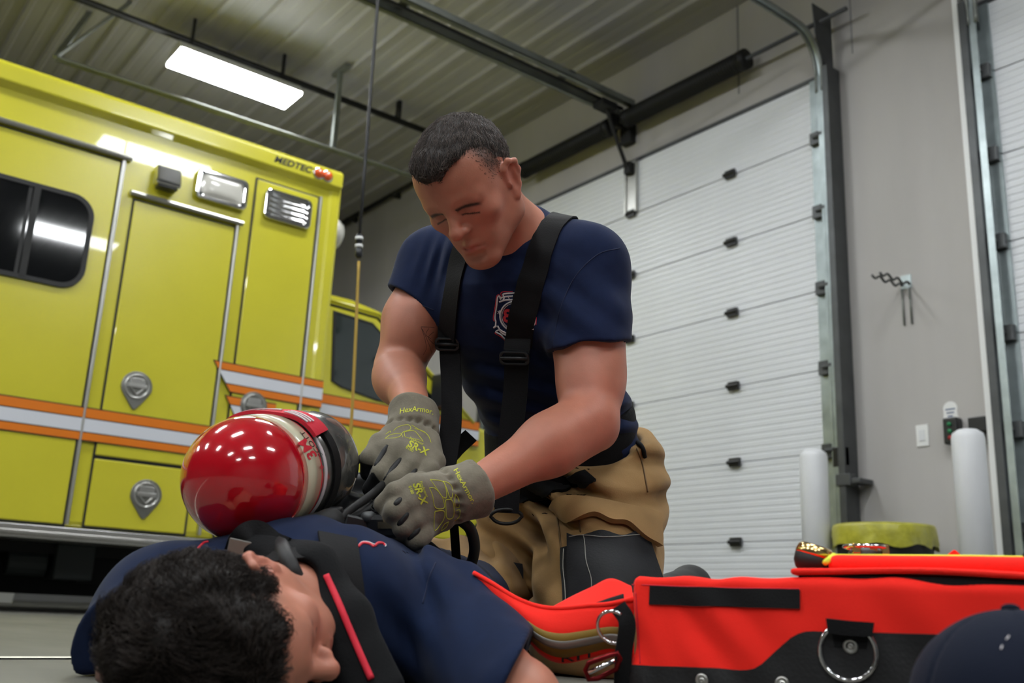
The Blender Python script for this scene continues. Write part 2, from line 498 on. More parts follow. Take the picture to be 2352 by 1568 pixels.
def ribbon(name, P, Nn, width, th, m, parent, smooth=True, side=None, label=None, nw=5):
    """strap of given width along P with normals Nn, a closed flat section"""
    P = np.asarray(P, float); Nn = nz(Nn); T = nz(np.gradient(P, axis=0))
    S = nz(np.cross(T, Nn)) if side is None else nz(np.broadcast_to(side, P.shape))
    Nn = nz(np.cross(S, T)) if side is None else Nn
    width = np.broadcast_to(width, (len(P),))
    mb = MB(); rows = []
    prof = [(-1, 0), (-.5, 0), (0, 0), (.5, 0), (1, 0), (1, 1), (.5, 1.0), (0, 1.0), (-.5, 1.0), (-1, 1)]
    for i in range(len(P)):
        rows.append([P[i] + S[i] * a * width[i] / 2 + Nn[i] * b * th for a, b in prof])
    V = np.array(rows); n = len(prof); Fs = []
    for i in range(len(P) - 1):
        for k in range(n): Fs.append((i * n + k, i * n + (k + 1) % n, (i + 1) * n + (k + 1) % n, (i + 1) * n + k))
    Fs.append(tuple(range(n - 1, -1, -1))); Fs.append(tuple((len(P) - 1) * n + k for k in range(n)))
    mb.add(V.reshape(-1, 3), Fs)
    o = mb.build(name, m, parent, smooth=True, label=label)
    o.data.set_sharp_from_angle(angle=.7)
    return o
def strap_on(name, F, px, width, th, m, parent, off=.001, n=40, label=None, t0=.5, t1=3.0):
    """strap lying on the surface F along photo points"""
    C = spline(np.array([(a, b, 0) for a, b in px]), n)
    P, N = trace(F, C[:, 0], C[:, 1], t0, t1)
    for _ in range(3): P[1:-1] = (P[:-2] + 2 * P[1:-1] + P[2:]) / 4
    for _ in range(3): N[1:-1] = nz(N[:-2] + N[1:-1] + N[2:])
    return ribbon(name, P + N * off, N, width, th, m, parent, label=label)
def cord_on(name, F, lines, r, m, parent, off=0.0, t0=.5, t1=3.0, n=24, sm=0, ends=4, joined=False):
    """thin raised lines (seams, prints) on F, each a photo polyline and a part of its own unless joined"""
    mb = MB(); o = None
    for L in lines:
        if not joined: mb = MB()
        C = spline(np.array([(a, b, 0) for a, b in L]), n) if len(L) > 2 else np.linspace((L[0][0], L[0][1], 0), (L[1][0], L[1][1], 0), 10)
        P, N = trace(F, C[:, 0], C[:, 1], t0, t1)
        for _ in range(sm): P[1:-1] = (P[:-2] + 2 * P[1:-1] + P[2:]) / 4
        mb.tube(P + N * off, r, ends)
        if not joined:
            q = mb.build(name, m, parent, smooth=True); o = o or q
    return mb.build(name, m, parent, smooth=True) if joined else o
def text_on(name, F, s, org, xdir, ydir, m, parent, off=.0006, t0=.5, t1=3.0, bend=None, bold=0.0):
    """print: text with baseline origin org, xdir/ydir = photo vectors of one text unit"""
    V, Fs = text_mesh(s, bold)
    if bend: V = bend(V)
    x = org[0] + V[:, 0] * xdir[0] + V[:, 1] * ydir[0]; y = org[1] + V[:, 0] * xdir[1] + V[:, 1] * ydir[1]
    P, N = trace(F, x, y, t0, t1)
    return to_obj(name, P + N * off, Fs, m, parent)
def patch_on(name, F, quad, m, parent, off, th, nu=24, nv=24, t0=.5, t1=3.0, edge=None, label=None):
    """a sewn-on panel: photo quad (or function u,v -> photo point) laid on F, with thickness"""
    u, v = np.meshgrid(np.linspace(0, 1, nu), np.linspace(0, 1, nv), indexing='ij')
    if callable(quad): X, Y = quad(u, v)
    else:
        q = np.array(quad, float)
        X, Y = [(q[0, i] * (1 - u) * (1 - v) + q[1, i] * u * (1 - v) + q[2, i] * u * v + q[3, i] * (1 - u) * v) for i in (0, 1)]
    P, N = trace(F, X.ravel(), Y.ravel(), t0, t1)
    T_ = (P + N * (off + th)).reshape(nu, nv, 3); B_ = (P + N * (off - .004)).reshape(nu, nv, 3)
    mb = MB(); mb.grid(T_)
    loop = [(i, 0) for i in range(nu)] + [(nu - 1, j) for j in range(1, nv)] + [(i, nv - 1) for i in range(nu - 2, -1, -1)] + [(0, j) for j in range(nv - 2, 0, -1)]
    k = len(loop); Vt = [T_[i, j] for i, j in loop] + [B_[i, j] for i, j in loop]
    mb.add(Vt, [(i, (i + 1) % k, k + (i + 1) % k, k + i) for i in range(k)])
    return mb.build(name, m, parent, smooth=True, label=label)
def strands(P, N, DIR, L, r, curl=0.0, seg=3):
    """many small tapering three-sided hairs -> verts, faces"""
    n = len(P); T = nz(DIR); S = nz(np.cross(T, N) + 1e-6); B = np.cross(T, S)
    ph = rng.random(n) * 6.28
    rows = []
    for i in range(seg + 1):
        t = i / seg
        c = P + T * (L * t)[:, None] - N * (L * t * t * .35)[:, None]
        if curl: c = c + S * (np.sin(ph + t * 5) * curl)[:, None] + N * ((np.cos(ph + t * 5) - np.cos(ph)) * curl * .7)[:, None]
        rr = (np.broadcast_to(r, (n,)) * (1 - .75 * t))[:, None]
        for k in range(3):
            q = 2.094 * k; rows.append(c + (S * math.cos(q) + B * math.sin(q)) * rr)
    V = np.stack(rows, 1)                     # n, (seg+1)*3, 3
    Fs = []
    for i in range(seg):
        for k in range(3): Fs.append((i * 3 + k, i * 3 + (k + 1) % 3, (i + 1) * 3 + (k + 1) % 3, (i + 1) * 3 + k))
    Fs = np.array(Fs); base = (np.arange(n) * (seg + 1) * 3)[:, None, None]
    return V.reshape(-1, 3), (Fs[None] + base).reshape(-1, 4)
def tri_norms(V, Q):
    a = V[Q[:, 1]] - V[Q[:, 0]]; b = V[Q[:, 3]] - V[Q[:, 0]]; n = np.cross(a, b); return n
# ---------------------------------------------------------------- the apparatus bay
WY = 5.38; CZ = 4.72; DY = 5.33
X0, X1, Y0 = -14.0, 8.0, -12.0
def struct(o): return tag(o, kind='structure')
fl = struct(MB().box((X0, Y0, -.12), (X1, WY + .3, 0)).build('floor', 'floor'))
# painted bay line on the floor, with its small drain strip nearer the vehicle
a = onZ(0, 1512, 0.0); b = onZ(236, 1512, 0.0)
t_ = nz(b - a); s_ = np.array([-t_[1], t_[0], 0])
p, q = a - t_ * 3, b + t_ * 4
to_obj('painted_line', [p - s_ * .022 + (0, 0, .002), q - s_ * .022 + (0, 0, .002), q + s_ * .022 + (0, 0, .002), p + s_ * .022 + (0, 0, .002)], [(0, 1, 2, 3)], 'line_paint', fl)
def wall(name, boxes, m='wall'):
    mb = MB()
    for lo, hi in boxes: mb.box(lo, hi)
    return struct(mb.build(name, m))
DOOR1 = (-7.29, -3.59); DOOR2 = (-2.55, 1.15); DTOP = 3.76
wf = wall('wall_front', [((X0, WY, 0), (DOOR1[0], WY + .3, CZ)), ((DOOR1[0], WY, DTOP), (DOOR1[1], WY + .3, CZ)), ((DOOR1[1], WY, 0), (DOOR2[0], WY + .3, CZ)),
     ((DOOR2[0], WY, DTOP), (DOOR2[1], WY + .3, CZ)), ((DOOR2[1], WY, 0), (X1, WY + .3, CZ))])
MB().box((-4.375, WY - .006, DTOP + .2), (-4.362, WY, CZ)).build('joint_strip', 'wall_dark', wf)
MB().box((-3.40, WY - .004, DTOP + .1), (-3.392, WY, CZ)).build('joint_strip', 'wall_dark', wf)
wall('wall_left', [((X0 - .3, Y0, 0), (X0, WY, CZ))], 'wall_dark')
wall('wall_back', [((X0, Y0 - .3, 0), (X1, Y0, CZ))], 'wall_dark')
wall('wall_right', [((X1, Y0, 0), (X1 + .3, WY, CZ))], 'wall_dark')
# ribbed metal ceiling: panels about 0.9 m wide, three ribs on each, running along X
ce = struct(MB().box((X0 - .3, Y0 - .3, CZ + .04), (X1 + .3, WY + .3, CZ + .2)).build('ceiling', 'ceiling'))
PW = .915
prof = [(0, .0), (.02, -.028)]
for k in range(3):
    y = PW / 3 * k
    if k: prof += [(y - .03, 0), (y - .012, -.028), (y + .022, -.028), (y + .04, 0)]
    else: prof += [(.04, -.028), (.06, 0)]
    prof += [(y + .13, 0), (y + .14, -.005), (y + .19, -.005), (y + .20, 0)]
prof += [(PW - .002, 0)]
pv = []
for x in (X0, X1):
    pv += [(x, y, z) for y, z in prof]
n = len(prof)
pme = None; y = WY - PW; k = 0
while y > Y0 - PW:
    yy = max(y, Y0)
    if pme is None:
        o = to_obj('ceiling_panel', pv, [(i, i + 1, n + i + 1, n + i) for i in range(n - 1)], 'ceiling', ce); pme = o.data
    else:
        o = bpy.data.objects.new('ceiling_panel', pme); COL.objects.link(o); o.parent = ce
    o.location = (0, yy, CZ)
    y -= PW
# dark conduit in the corner above the neighbouring bay, on the wall
mb = MB(); mb.tube([onY(780, 518, 5.31), onY(805, 500, 5.31), onY(955, 413, 5.31)], .035, 10)
for x in (-10.3, -9.3): mb.box((x - .02, 5.28, 4.66), (x + .02, WY, 4.80))
tag(mb.build('wall_conduit', 'black_metal', None, True), 'black pipe along the top of the wall, above the ambulance cab', 'pipe')

# ---------------------------------------------------------------- overhead doors
SEAMS = [0.0, .628, 1.161, 1.694, 2.227, 2.76, 3.293, 3.75]
def make_door(n, x0, x1, rollers_left=True):
    d = struct(base_empty('door_%d' % n, ((x0 + x1) / 2, DY, 0)))
    for i in range(len(SEAMS) - 1):
        z0, z1 = SEAMS[i] + .003, SEAMS[i + 1] - .003
        mb = MB(); ys = []
        nr = max(8, int((z1 - z0) / .042)); pr = [(0, z0)]
        pr += [(.012, z0), (.012, z0 + .004)] if 0 else []
        for k in range(nr):
            za = z0 + (z1 - z0) * k / nr; zb = z0 + (z1 - z0) * (k + 1) / nr; w = zb - za
            pr += [(-.001, za + w * .10), (0.0, za + w * .18), (0.0, za + w * .82), (-.001, za + w * .90), (-.004, zb - w * .02), (-.004, zb)]
        P = np.array([[(x, DY - .0 - dy, z) for dy, z in pr] for x in (x0 + .02, x1 - .02)])
        mb.grid(np.transpose(P, (1, 0, 2)))
        mb.box((x0 + .02, DY + .006, z0), (x1 - .02, DY + .045, z1))
        mb.build('door_panel', 'door_white', d)
        for xa in (x0, x1 - .085):
            MB().box((xa, DY - .012, z0), (xa + .085, DY + .045, z1)).build('end_stile', 'galv', d)
    xs = [x0 + (x1 - x0) * f for f in (.22, .5, .783)]
    for z in SEAMS[1:-1]:
        for x in xs:
            mb = MB(); mb.box((x - .045, DY - .03, z - .03), (x + .045, DY - .003, z + .03)); mb.tube([(x - .055, DY - .03, z), (x + .055, DY - .03, z)], .015, 8)
            mb.build('hinge', 'black_plastic', d, bevel=.004)
        for s, x in ((-1, x0 + .04), (1, x1 - .04)):
            mb = MB(); mb.box((x - .035, DY - .05, z - .045), (x + .035, DY - .01, z + .045)); mb.tube([(x, DY - .06, z), (x + s * .10, DY - .06, z)], .012, 8)
            mb.lathe((x + s * .075, DY - .06, z), (1, 0, 0), [(-.012, .0), (-.012, .028), (.012, .028), (.012, 0)], 12)
            mb.build('roller_hinge', 'steel_dark', d, bevel=.003)
    for x in (xs[1],):
        mb = MB(); mb.box((x - .06, DY - .02, 3.29), (x + .06, DY - .005, 3.75)); mb.box((x - .065, DY - .035, 3.29), (x - .052, DY - .005, 3.75)); mb.box((x + .052, DY - .035, 3.29), (x + .065, DY - .005, 3.75))
        mb.build('operator_bracket', 'alu', d)
    # rubber seal and head strip
    MB().box((x0 - .0, DY - .01, 3.75), (x1, DY + .05, 3.775)).build('head_seal', 'steel_dark', d)
    return d
make_door(1, -7.26, -3.62)
make_door(2, -2.53, 1.12)
# pale jamb seal strip beside the second door
struct(MB().box((-2.632, WY - .12, 0), (-2.600, WY - .002, CZ - .30)).build('trim_1', 'white_plastic'))
struct(MB().box((-3.585, WY - .03, 0), (-3.55, WY, DTOP)).build('trim_2', 'steel_dark'))

def door_track(x, side, ztop, yend, label, z2=None, hang=(), end_strut=None):
    """upright galvanised track, curve and the run under the ceiling"""
    t = base_empty('door_track', (x, DY - .06, 0), label, 'door track')
    mb = MB()
    mb.box((x - .02, DY - .085, .0), (x + .02, DY - .08, ztop - .3)); mb.box((x - .022 + side * .02, DY - .085, 0), (x - .018 + side * .02, DY - .02, ztop - .3))
    mb.build('upright_track', 'galv', t)
    MB().box((x + side * .03, DY - .10, 0), (x + side * .075, DY + .04, ztop - .25)).build('wall_angle', 'steel_dark', t, bevel=.003)
    z2 = z2 if z2 else ztop
    A = [(x, DY - .07, ztop - .42), (x, DY - .075, ztop - .25), (x, DY - .13, ztop - .1), (x, DY - .25, ztop - .01), (x, DY - .42, ztop + .01), (x, yend, z2)]
    C = np.vstack([spline(A[:5], 14), np.array([A[5]])])
    mb = MB(); S = np.array([1.0, 0, 0]); T = nz(np.gradient(C, axis=0)); Nn = np.cross(S, T)
    ribbon('curved_track', C, Nn, .055, .006, 'galv', t, side=S)
    e = MB(); e.tube(C + S * .024 + Nn * .012, .014, 8); e.tube(C - S * .024 + Nn * .012, .012, 8); e.build('track_lip', 'steel_rail', t, True)
    for yy in hang:
        hb = MB(); zz = ztop + (z2 - ztop) * (DY - yy) / (DY - yend)
        hb.box((x - .022, yy - .02, zz), (x + .022, yy + .02, CZ - .02)); hb.box((x - .12, yy - .025, CZ - .06), (x + .12, yy + .025, CZ - .028))
        hb.build('hanger', 'steel_rail', t)
    if end_strut is not None:
        for s in end_strut:
            MB().beam((x, yend, z2), s, .045, .02).build('end_strut', 'steel_rail', t)
    return t
rt = door_track(-3.575, 1, 4.02, .4, 'galvanised track at the wall side of the first white door, curving up overhead', 4.05)
MB().prism([(-3.545, DY + .03, 3.70), (-3.545, DY + .03, 4.22), (-3.545, DY - .18, 4.22), (-3.545, DY - .16, 4.0), (-3.545, DY - .06, 3.75)], (.008, 0, 0)).build('bearing_plate', 'steel_dark', rt)
MB().box((-3.59, DY - .09, 1.05), (-3.50, DY - .045, 1.17)).build('photo_eye', 'black_plastic', rt, bevel=.006)
mb = MB(); mb.box((-3.56, DY - .11, .93), (-3.46, DY - .05, 1.0)); mb.box((-3.48, DY - .1, .94), (-3.40, DY + .04, .97)); mb.build('lock_bracket', 'steel_dark', rt, bevel=.004)
lt = door_track(-7.27, -1, 3.93, 1.23, 'thin grey track hanging from the ceiling above the ambulance', 3.885, (3.5,), [(-7.52, 1.73, CZ - .02), (-7.9, 1.52, CZ - .02)])
r2 = door_track(-2.51, -1, 4.02, .6, 'galvanised track and black seal at the edge of the right-hand white door')
MB().prism([(-2.56, DY + .03, 3.70), (-2.56, DY + .03, 4.22), (-2.56, DY - .18, 4.22), (-2.56, DY - .16, 4.0), (-2.56, DY - .06, 3.75)], (.008, 0, 0)).build('bearing_plate', 'steel_dark', r2)

# torsion spring shaft over the first door
sp = base_empty('torsion_spring_shaft', (-5.44, DY - .12, 4.11), 'black torsion springs on a steel shaft over the first white door', 'door spring')
SY = DY - .10; SZ = 4.11
MB().tube([(-7.55, SY, SZ), (-3.33, SY, SZ)], .0165, 10).build('shaft', 'steel_dark', sp, True)
for xa, xb in ((-5.40, -4.20), (-6.78, -5.64)):
    n = 46; th = np.linspace(0, 2 * math.pi * n, n * 12); xx = np.linspace(xa, xb, n * 12)
    mb = MB(); mb.tube(np.stack([xx, SY + .064 * np.cos(th), SZ + .064 * np.sin(th)], 1), .0155, 5)
    o = mb.build('coil_spring', 'black_metal', sp, True)
    for x in (xa, xb):
        MB().lathe((x, SY, SZ), (1, 0, 0), [(-.03, .02), (-.03, .078), (.03, .078), (.03, .02)], 20).build('winding_cone', 'black_metal', sp, True)
mb = MB(); mb.box((-5.58, DY - .02, 3.95), (-5.46, DY + .045, 4.26)); mb.box((-5.53, DY - .2, 4.06), (-5.51, DY + .03, 4.16)); mb.lathe((-5.55, SY, SZ), (1, 0, 0), [(0, .02), (0, .055), (.05, .055), (.05, .02)], 16)
mb.build('centre_bearing_bracket', 'black_metal', sp)

# opener rail and its arm
op = base_empty('door_opener_rail', (-5.44, 3, 4.18), 'double grey opener rail under the ceiling, running to the black springs', 'opener rail')
for x, z in ((-5.36, 4.22), (-5.53, 4.20)):
    mb = MB(); mb.box((x - .022, -2.5, z - .03), (x + .022, 5.24, z - .022)); mb.box((x - .022, -2.5, z - .03), (x - .016, 5.24, z + .03)); mb.box((x + .016, -2.5, z - .03), (x + .022, 5.24, z + .03))
    mb.build('rail_channel', 'steel_rail', op)
MB().tube([(-5.445, -2.5, 4.2), (-5.445, 5.2, 4.2)], .014, 8).build('drive_chain', 'black_metal', op, True)
for y in (1.6, 3.06, 4.55): MB().box((-5.56, y - .03, 4.235), (-5.33, y + .03, 4.25)).build('cross_bar', 'steel_dark', op)
for x, y in ((-5.36, 3.05), (-5.53, 3.12)): MB().box((x - .02, y - .02, 4.24), (x + .02, y + .02, CZ - .03)).build('hanger', 'steel_rail', op)
mb = MB(); mb.tube([(-5.44, 5.0, 4.17), (-5.45, 5.1, 3.98), (-5.44, 5.2, 3.78), (-5.44, 5.27, 3.66)], .017, 8); mb.obox((-5.44, 5.0, 4.15), ((1, 0, 0), (0, 1, 0), (0, 0, 1)), (.06, .08, .03)); mb.obox((-5.44, 5.28, 3.68), ((1, 0, 0), (0, 1, 0), (0, 0, 1)), (.03, .03, .05))
mb.build('door_arm', 'black_metal', op)

# conduit carrying the lamps, and the lamps
cb = MB(); cb.tube([(-7.42, -6, 4.50), (-7.42, 5.3, 4.50)], .028, 8)
for y in (-2, 1.2, 4.2): cb.box((-7.44, y - .02, 4.5), (-7.40, y + .02, CZ - .02))
tag(cb.build('ceiling_conduit', 'black_metal', None, True), 'dark pipe under the ceiling just above the lit lamp', 'pipe')
def make_lamp():
    t = base_empty('ceiling_lamp', (0, 0, 4.3), 'lit white lamp under the ceiling above the ambulance', 'lamp', 'ceiling lamps')
    w, l = .175, .53
    lo = [(-w, -l, 0), (w, -l, 0), (w, l, 0), (-w, l, 0)]; up = [(-w * .62, -l, .085), (w * .62, -l, .085), (w * .62, l, .085), (-w * .62, l, .085)]
    V = lo + up
    to_obj('housing', [(v[0], v[1], v[2] + 4.3 + .012) for v in V], [(4, 5, 6, 7), (0, 1, 5, 4), (1, 2, 6, 5), (2, 3, 7, 6), (3, 0, 4, 7), (0, 3, 2, 1)], 'lamp_body', t)
    MB().box((-w + .006, -l + .006, 4.285), (w - .006, l - .006, 4.311)).build('diffuser', 'lamp', t, bevel=.006)
    for y in (-.4, .4): MB().box((-.012, y - .012, 4.39), (.012, y + .012, CZ - .02)).build('hanger', 'black_metal', t)
    return t
lamp0 = make_lamp()
for i, (x, y) in enumerate(LAMP_ROWS):
    if i == 0:
        lamp0.location = (x, y, 4.3)
    else:
        c = lamp0.copy(); COL.objects.link(c); c.location = (x, y, 4.3)
        c['label'] = 'white ceiling lamp out of view, lighting the bay'
        for ch in lamp0.children:
            d = ch.copy(); COL.objects.link(d); d.parent = c; d.matrix_parent_inverse = ch.matrix_parent_inverse.copy()

# ---------------------------------------------------------------- ambulance
AX = -5.4
am = base_empty('ambulance', (-6.5, 1.2, 0), 'yellow ambulance with orange and white side stripes, parked behind the kneeling person', 'ambulance')
def slab(name, y0, z0, y1, z1, x0, x1, m, par=am, bevel=.004, label=None):
    return MB().box((AX + x0, y0, z0), (AX + x1, y1, z1)).build(name, m, par, bevel=bevel, label=label)
slab('box_body', -1.9, .42, 2.69, 2.72, -2.3, -.012, 'yellow', bevel=.035)
rail = MB().prism([(AX - .05, -1.92, 2.785), (AX + .01, -1.92, 2.79), (AX + .032, -1.92, 2.765), (AX + .03, -1.92, 2.675), (AX - .012, -1.92, 2.645), (AX - .05, -1.92, 2.645)], (0, 4.60, 0))
rail.build('roof_rail', 'yellow', am, bevel=.008)
slab('roof', -1.9, 2.70, 2.68, 2.77, -2.3, -.03, 'yellow', bevel=.03)
slab('corner_post', 2.60, .43, 2.70, 2.74, -.10, -.004, 'yellow', bevel=.028)
sk = MB(); sk.box((AX - .3, -1.9, .355), (AX + .004, 2.69, .42)); sk.box((AX - .02, -1.9, .372), (AX + .016, 2.69, .392))
sk.build('side_sill', 'alu', am, bevel=.003, label='bright metal sill rail')
def comp_door(y0, z0, y1, z1, name='compartment_door', gap=.011):
    d = slab(name, y0, z0, y1, z1, -.03, .0, 'yellow', bevel=.006)
    fr = MB().frame([(AX - .009, y0 - gap, z0 - gap), (AX - .009, y1 + gap, z0 - gap), (AX - .009, y1 + gap, z1 + gap), (AX - .009, y0 - gap, z1 + gap)],
                    [(AX - .009, y0 + .004, z0 + .004), (AX - .009, y1 - .004, z0 + .004), (AX - .009, y1 - .004, z1 - .004), (AX - .009, y0 + .004, z1 - .004)], (.003, 0, 0))
    fr.build('door_gap', 'dark_line', d)
    return d
side = comp_door(.02, .435, 1.332, 2.425, 'entry_door')
tall = comp_door(1.437, .80, 2.022, 2.228)
low = comp_door(1.437, .437, 1.955, .782)
fwd = comp_door(2.128, .437, 2.535, 2.575)
for z, y0, y1 in ((2.455, -.6, 1.385), (2.262, 1.405, 2.063)):
    mb = MB(); mb.tube([(AX + .012, y0, z), (AX + .012, y1, z)], .015, 10); mb.box((AX - .01, y0, z - .004), (AX + .012, y1, z + .013)); mb.build('drip_rail', 'alu', am)
for y, z0, z1 in ((1.349, .44, 2.44), (2.037, .44, 2.245), (2.552, .44, 2.585)):
    mb = MB(); mb.box((AX - .012, y - .009, z0), (AX + .004, y + .009, z1)); mb.tube([(AX + .004, y, z0), (AX + .004, y, z1)], .0065, 8); mb.build('hinge_strip', 'alu', am)
# entry door window
wl = rrect(.30, 1.640, 1.238, 2.168, .12, 7); wi = rrect(.325, 1.665, 1.213, 2.143, .10, 7)
MB().frame([(AX + .0, y, z) for y, z in wl], [(AX + .0, y, z) for y, z in wi], (.014, 0, 0)).build('window_gasket', 'black_rubber', side)
MB().prism([(AX + .001, y, z) for y, z in wi], (.006, 0, 0)).build('window_pane', 'glass_dark', side)
MB().box((AX + .005, .925, 1.655), (AX + .016, .957, 2.155)).build('window_bar', 'black_metal', side)
MB().box((AX + .006, .90, 1.665), (AX + .0095, .918, 2.145)).build('window_bar', 'black_rubber', side)
# warning lamps and speaker
def beacon(y0, z0, y1, z1, kind):
    o = rrect(y0, z0, y1, z1, .035, 5); i_ = rrect(y0 + .028, z0 + .026, y1 - .028, z1 - .026, .03, 5); o2 = rrect(y0 + .008, z0 + .008, y1 - .008, z1 - .008, .03, 5)
    b = MB().frame([(AX, y, z) for y, z in o], [(AX, y, z) for y, z in i_], (.03, 0, 0)).build('lamp_bezel', 'chrome', am, bevel=.008, label='chrome bezel')
    ym, zm = (y0 + y1) / 2, (z0 + z1) / 2
    if kind == 0:
        V = []; n = 14; P = np.zeros((n, n, 3))
        for a_ in range(n):
            for b_ in range(n):
                u, v = a_ / (n - 1) * 2 - 1, b_ / (n - 1) * 2 - 1
                P[a_, b_] = (AX + .016 + .022 * (1 - u ** 4) * (1 - v ** 4), ym + u * (y1 - y0 - .05) / 2, zm + v * (z1 - z0 - .046) / 2)
        MB().grid(P[::-1]).build('lens', 'lens_clear', b, True)
    else:
        n = 40; P = np.zeros((n, n, 3))
        for a_ in range(n):
            for b_ in range(n):
                u, v = a_ / (n - 1) * 2 - 1, b_ / (n - 1) * 2 - 1
                rp = .004 * math.sin(v * 14) * (1 - u ** 4)
                P[a_, b_] = (AX + .012 + rp + .014 * (abs(u) ** 3), ym + u * (y1 - y0 - .05) / 2, zm + v * (z1 - z0 - .046) / 2)
        MB().grid(P[::-1]).build('reflector', 'chrome', b, True)
    for y, z in ((y0 + .03, z0 + .028), (y1 - .03, z0 + .028), (y0 + .03, z1 - .028), (y1 - .03, z1 - .028)):
        MB().lathe((AX + .028, y, z), (1, 0, 0), [(0, .011), (.006, .011), (.007, .006), (.003, .005), (.003, 0)], 12).build('screw', 'steel_dark', b, True)
    return b
beacon(1.755, 2.338, 2.068, 2.528, 0)
beacon(2.178, 2.335, 2.488, 2.53, 1)
sb = MB(); sb.prism([(AX, 1.515, 2.335), (AX + .075, 1.515, 2.335), (AX + .08, 1.515, 2.36), (AX + .055, 1.515, 2.455), (AX, 1.515, 2.465)], (0, .14, 0))
sb.build('side_lamp', 'chrome', am, bevel=.012)
MB().box((AX + .005, 1.53, 2.322), (AX + .07, 1.64, 2.336)).build('side_lamp_base', 'black_plastic', am, bevel=.006)
# amber corner lamp on the rail, clear lamp on the front face
ml = MB()
for y in (2.505, 2.565): ml.lathe((AX + .028, y, 2.722), (1, 0, 0), [(0, .033), (.012, .033), (.03, .022), (.034, 0)], 16)
ml.build('marker_lamp', 'lens_amber', am, True)
mb = MB()
for y in (2.505, 2.565): mb.lathe((AX + .026, y, 2.722), (1, 0, 0), [(0, .041), (.008, .040), (.012, .034)], 18)
mb.build('marker_bezel', 'chrome', am, True)
MB().lathe((AX - .14, 2.69, 2.42), (0, 1, 0), [(0, .11), (.03, .11), (.075, .085), (.095, 0)], 22).build('front_lamp', 'lens_clear', am, True)
# paddle latches
def latch(y, z, par):
    n = 30; r = .083; tip = .128; L = []
    for k in range(n):
        q = 2 * math.pi * k / n; dy, dz = math.sin(q) * r, math.cos(q) * r
        if dz < -.4 * r:
            f = (-dz / r - .4) / .6; dz = -(.4 * r + f * (tip - .4 * r)); dy *= (1 - .55 * f)
        L.append((dy, dz))
    b = MB().prism([(AX, y + a_, z + c_) for a_, c_ in L], (.008, 0, 0)).build('latch_plate', 'alu_dull', par, bevel=.004)
    MB().lathe((AX + .006, y, z), (1, 0, 0), [(0, .070), (.009, .066), (.006, .058), (-.004, .054)], 28).build('latch_ring', 'alu', b, True)
    MB().lathe((AX + .0065, y, z), (1, 0, 0), [(.0, .056), (-.001, .03), (-.003, 0)], 24).build('latch_cup', 'steel_dark', b, True)
    mb = MB(); mb.box((AX + .004, y - .05, z - .010), (AX + .018, y + .05, z + .012)); mb.tube([(AX + .012, y - .048, z + .004), (AX + .012, y, z - .046), (AX + .012, y + .048, z + .004)], .006, 6); mb.box((AX + .004, y - .04, z + .014), (AX + .012, y + .04, z + .045))
    mb.build('latch_handle', 'alu', b, bevel=.004)
latch(1.593, 1.19, tall); latch(1.723, .622, low); latch(2.263, 1.192, fwd)
# stripes with dark keylines
def stripe(pts, m, lift=.004, X=AX, par=am, name='stripe'):
    return MB().prism([(X + lift, y, z) for y, z in pts], (.0015, 0, 0)).build(name, m, par)
def band(y0, y1, zs, cuts=None, X=AX, key=.006, sl=0.0):
    """zs: top of each colour and the end; sl = how far the left end slopes per metre down"""
    top = zs[0]; f = lambda z: y0 + (top - z) * sl
    stripe([(f(zs[0] + key) , zs[0] + key), (y1, zs[0] + key), (y1, zs[-1] - key), (f(zs[-1] - key) , zs[-1] - key)], 'dark_line', .0025, X, name='stripe_keyline')
    for i, m in enumerate(('orange', 'white_vinyl', 'orange')):
        a_, b_ = zs[i] - (key if i else 0), zs[i + 1]
        stripe([(f(a_) + .006, a_), (y1, a_), (y1, b_), (f(b_) + .006, b_)], m, .004, X)
band(-1.9, 2.115, (1.033, .985, .912, .868))
band(1.995, 2.69, (1.411, 1.372, 1.298, 1.252), sl=.70)
band(2.088, 2.40, (1.222, 1.180, 1.100, 1.05), sl=.62)
# maker's name on the roof rail
V, Fs = text_mesh('MEDTEC', .03)
w = V[:, 0].max(); V[:, 0] += V[:, 1] * .25
to_obj('lettering', [(AX + .0335, 2.20 + v[0] / w * .25, 2.705 + v[1] * .058) for v in V], Fs, 'dark_line', am)
# cab
KX = -5.58
cp = [(2.69, .50), (2.69, 2.05), (2.95, 2.05), (3.17, 2.015), (3.62, 1.66), (4.02, 1.36), (4.30, 1.31), (4.95, 1.17), (5.08, 1.05), (5.10, .52)]
MB().prism([(KX - .03, y, z) for y, z in cp], (-1.75, 0, 0)).build('cab_body', 'yellow', am, bevel=.03)
cd = MB().prism([(KX - .02, y, z) for y, z in [(2.73, .56), (2.73, 1.955), (3.12, 1.945), (3.60, 1.60), (3.86, 1.38), (3.86, .56)]], (.02, 0, 0)).build('cab_door', 'yellow', am, bevel=.008)
gl = [(2.80, 1.928), (3.09, 1.908), (3.28, 1.77), (3.52, 1.56), (3.66, 1.44), (3.64, 1.405), (3.17, 1.398), (2.90, 1.44), (2.83, 1.47)]
c_ = np.mean(gl, 0); gi = [tuple(c_ + (np.array(p) - c_) * .955) for p in gl]
MB().frame([(KX, y, z) for y, z in gl], [(KX, y, z) for y, z in gi], (.010, 0, 0)).build('window_gasket', 'black_rubber', cd)
MB().prism([(KX + .001, y, z) for y, z in gi], (.005, 0, 0)).build('window_pane', 'glass_cab', cd)
MB().prism([(KX - .10, y, z) for y, z in [(3.22, 1.95), (3.62, 1.625), (4.0, 1.34), (3.95, 1.32), (3.58, 1.60), (3.2, 1.90)]], (-1.58, 0, 0)).build('windscreen', 'glass_cab', am)
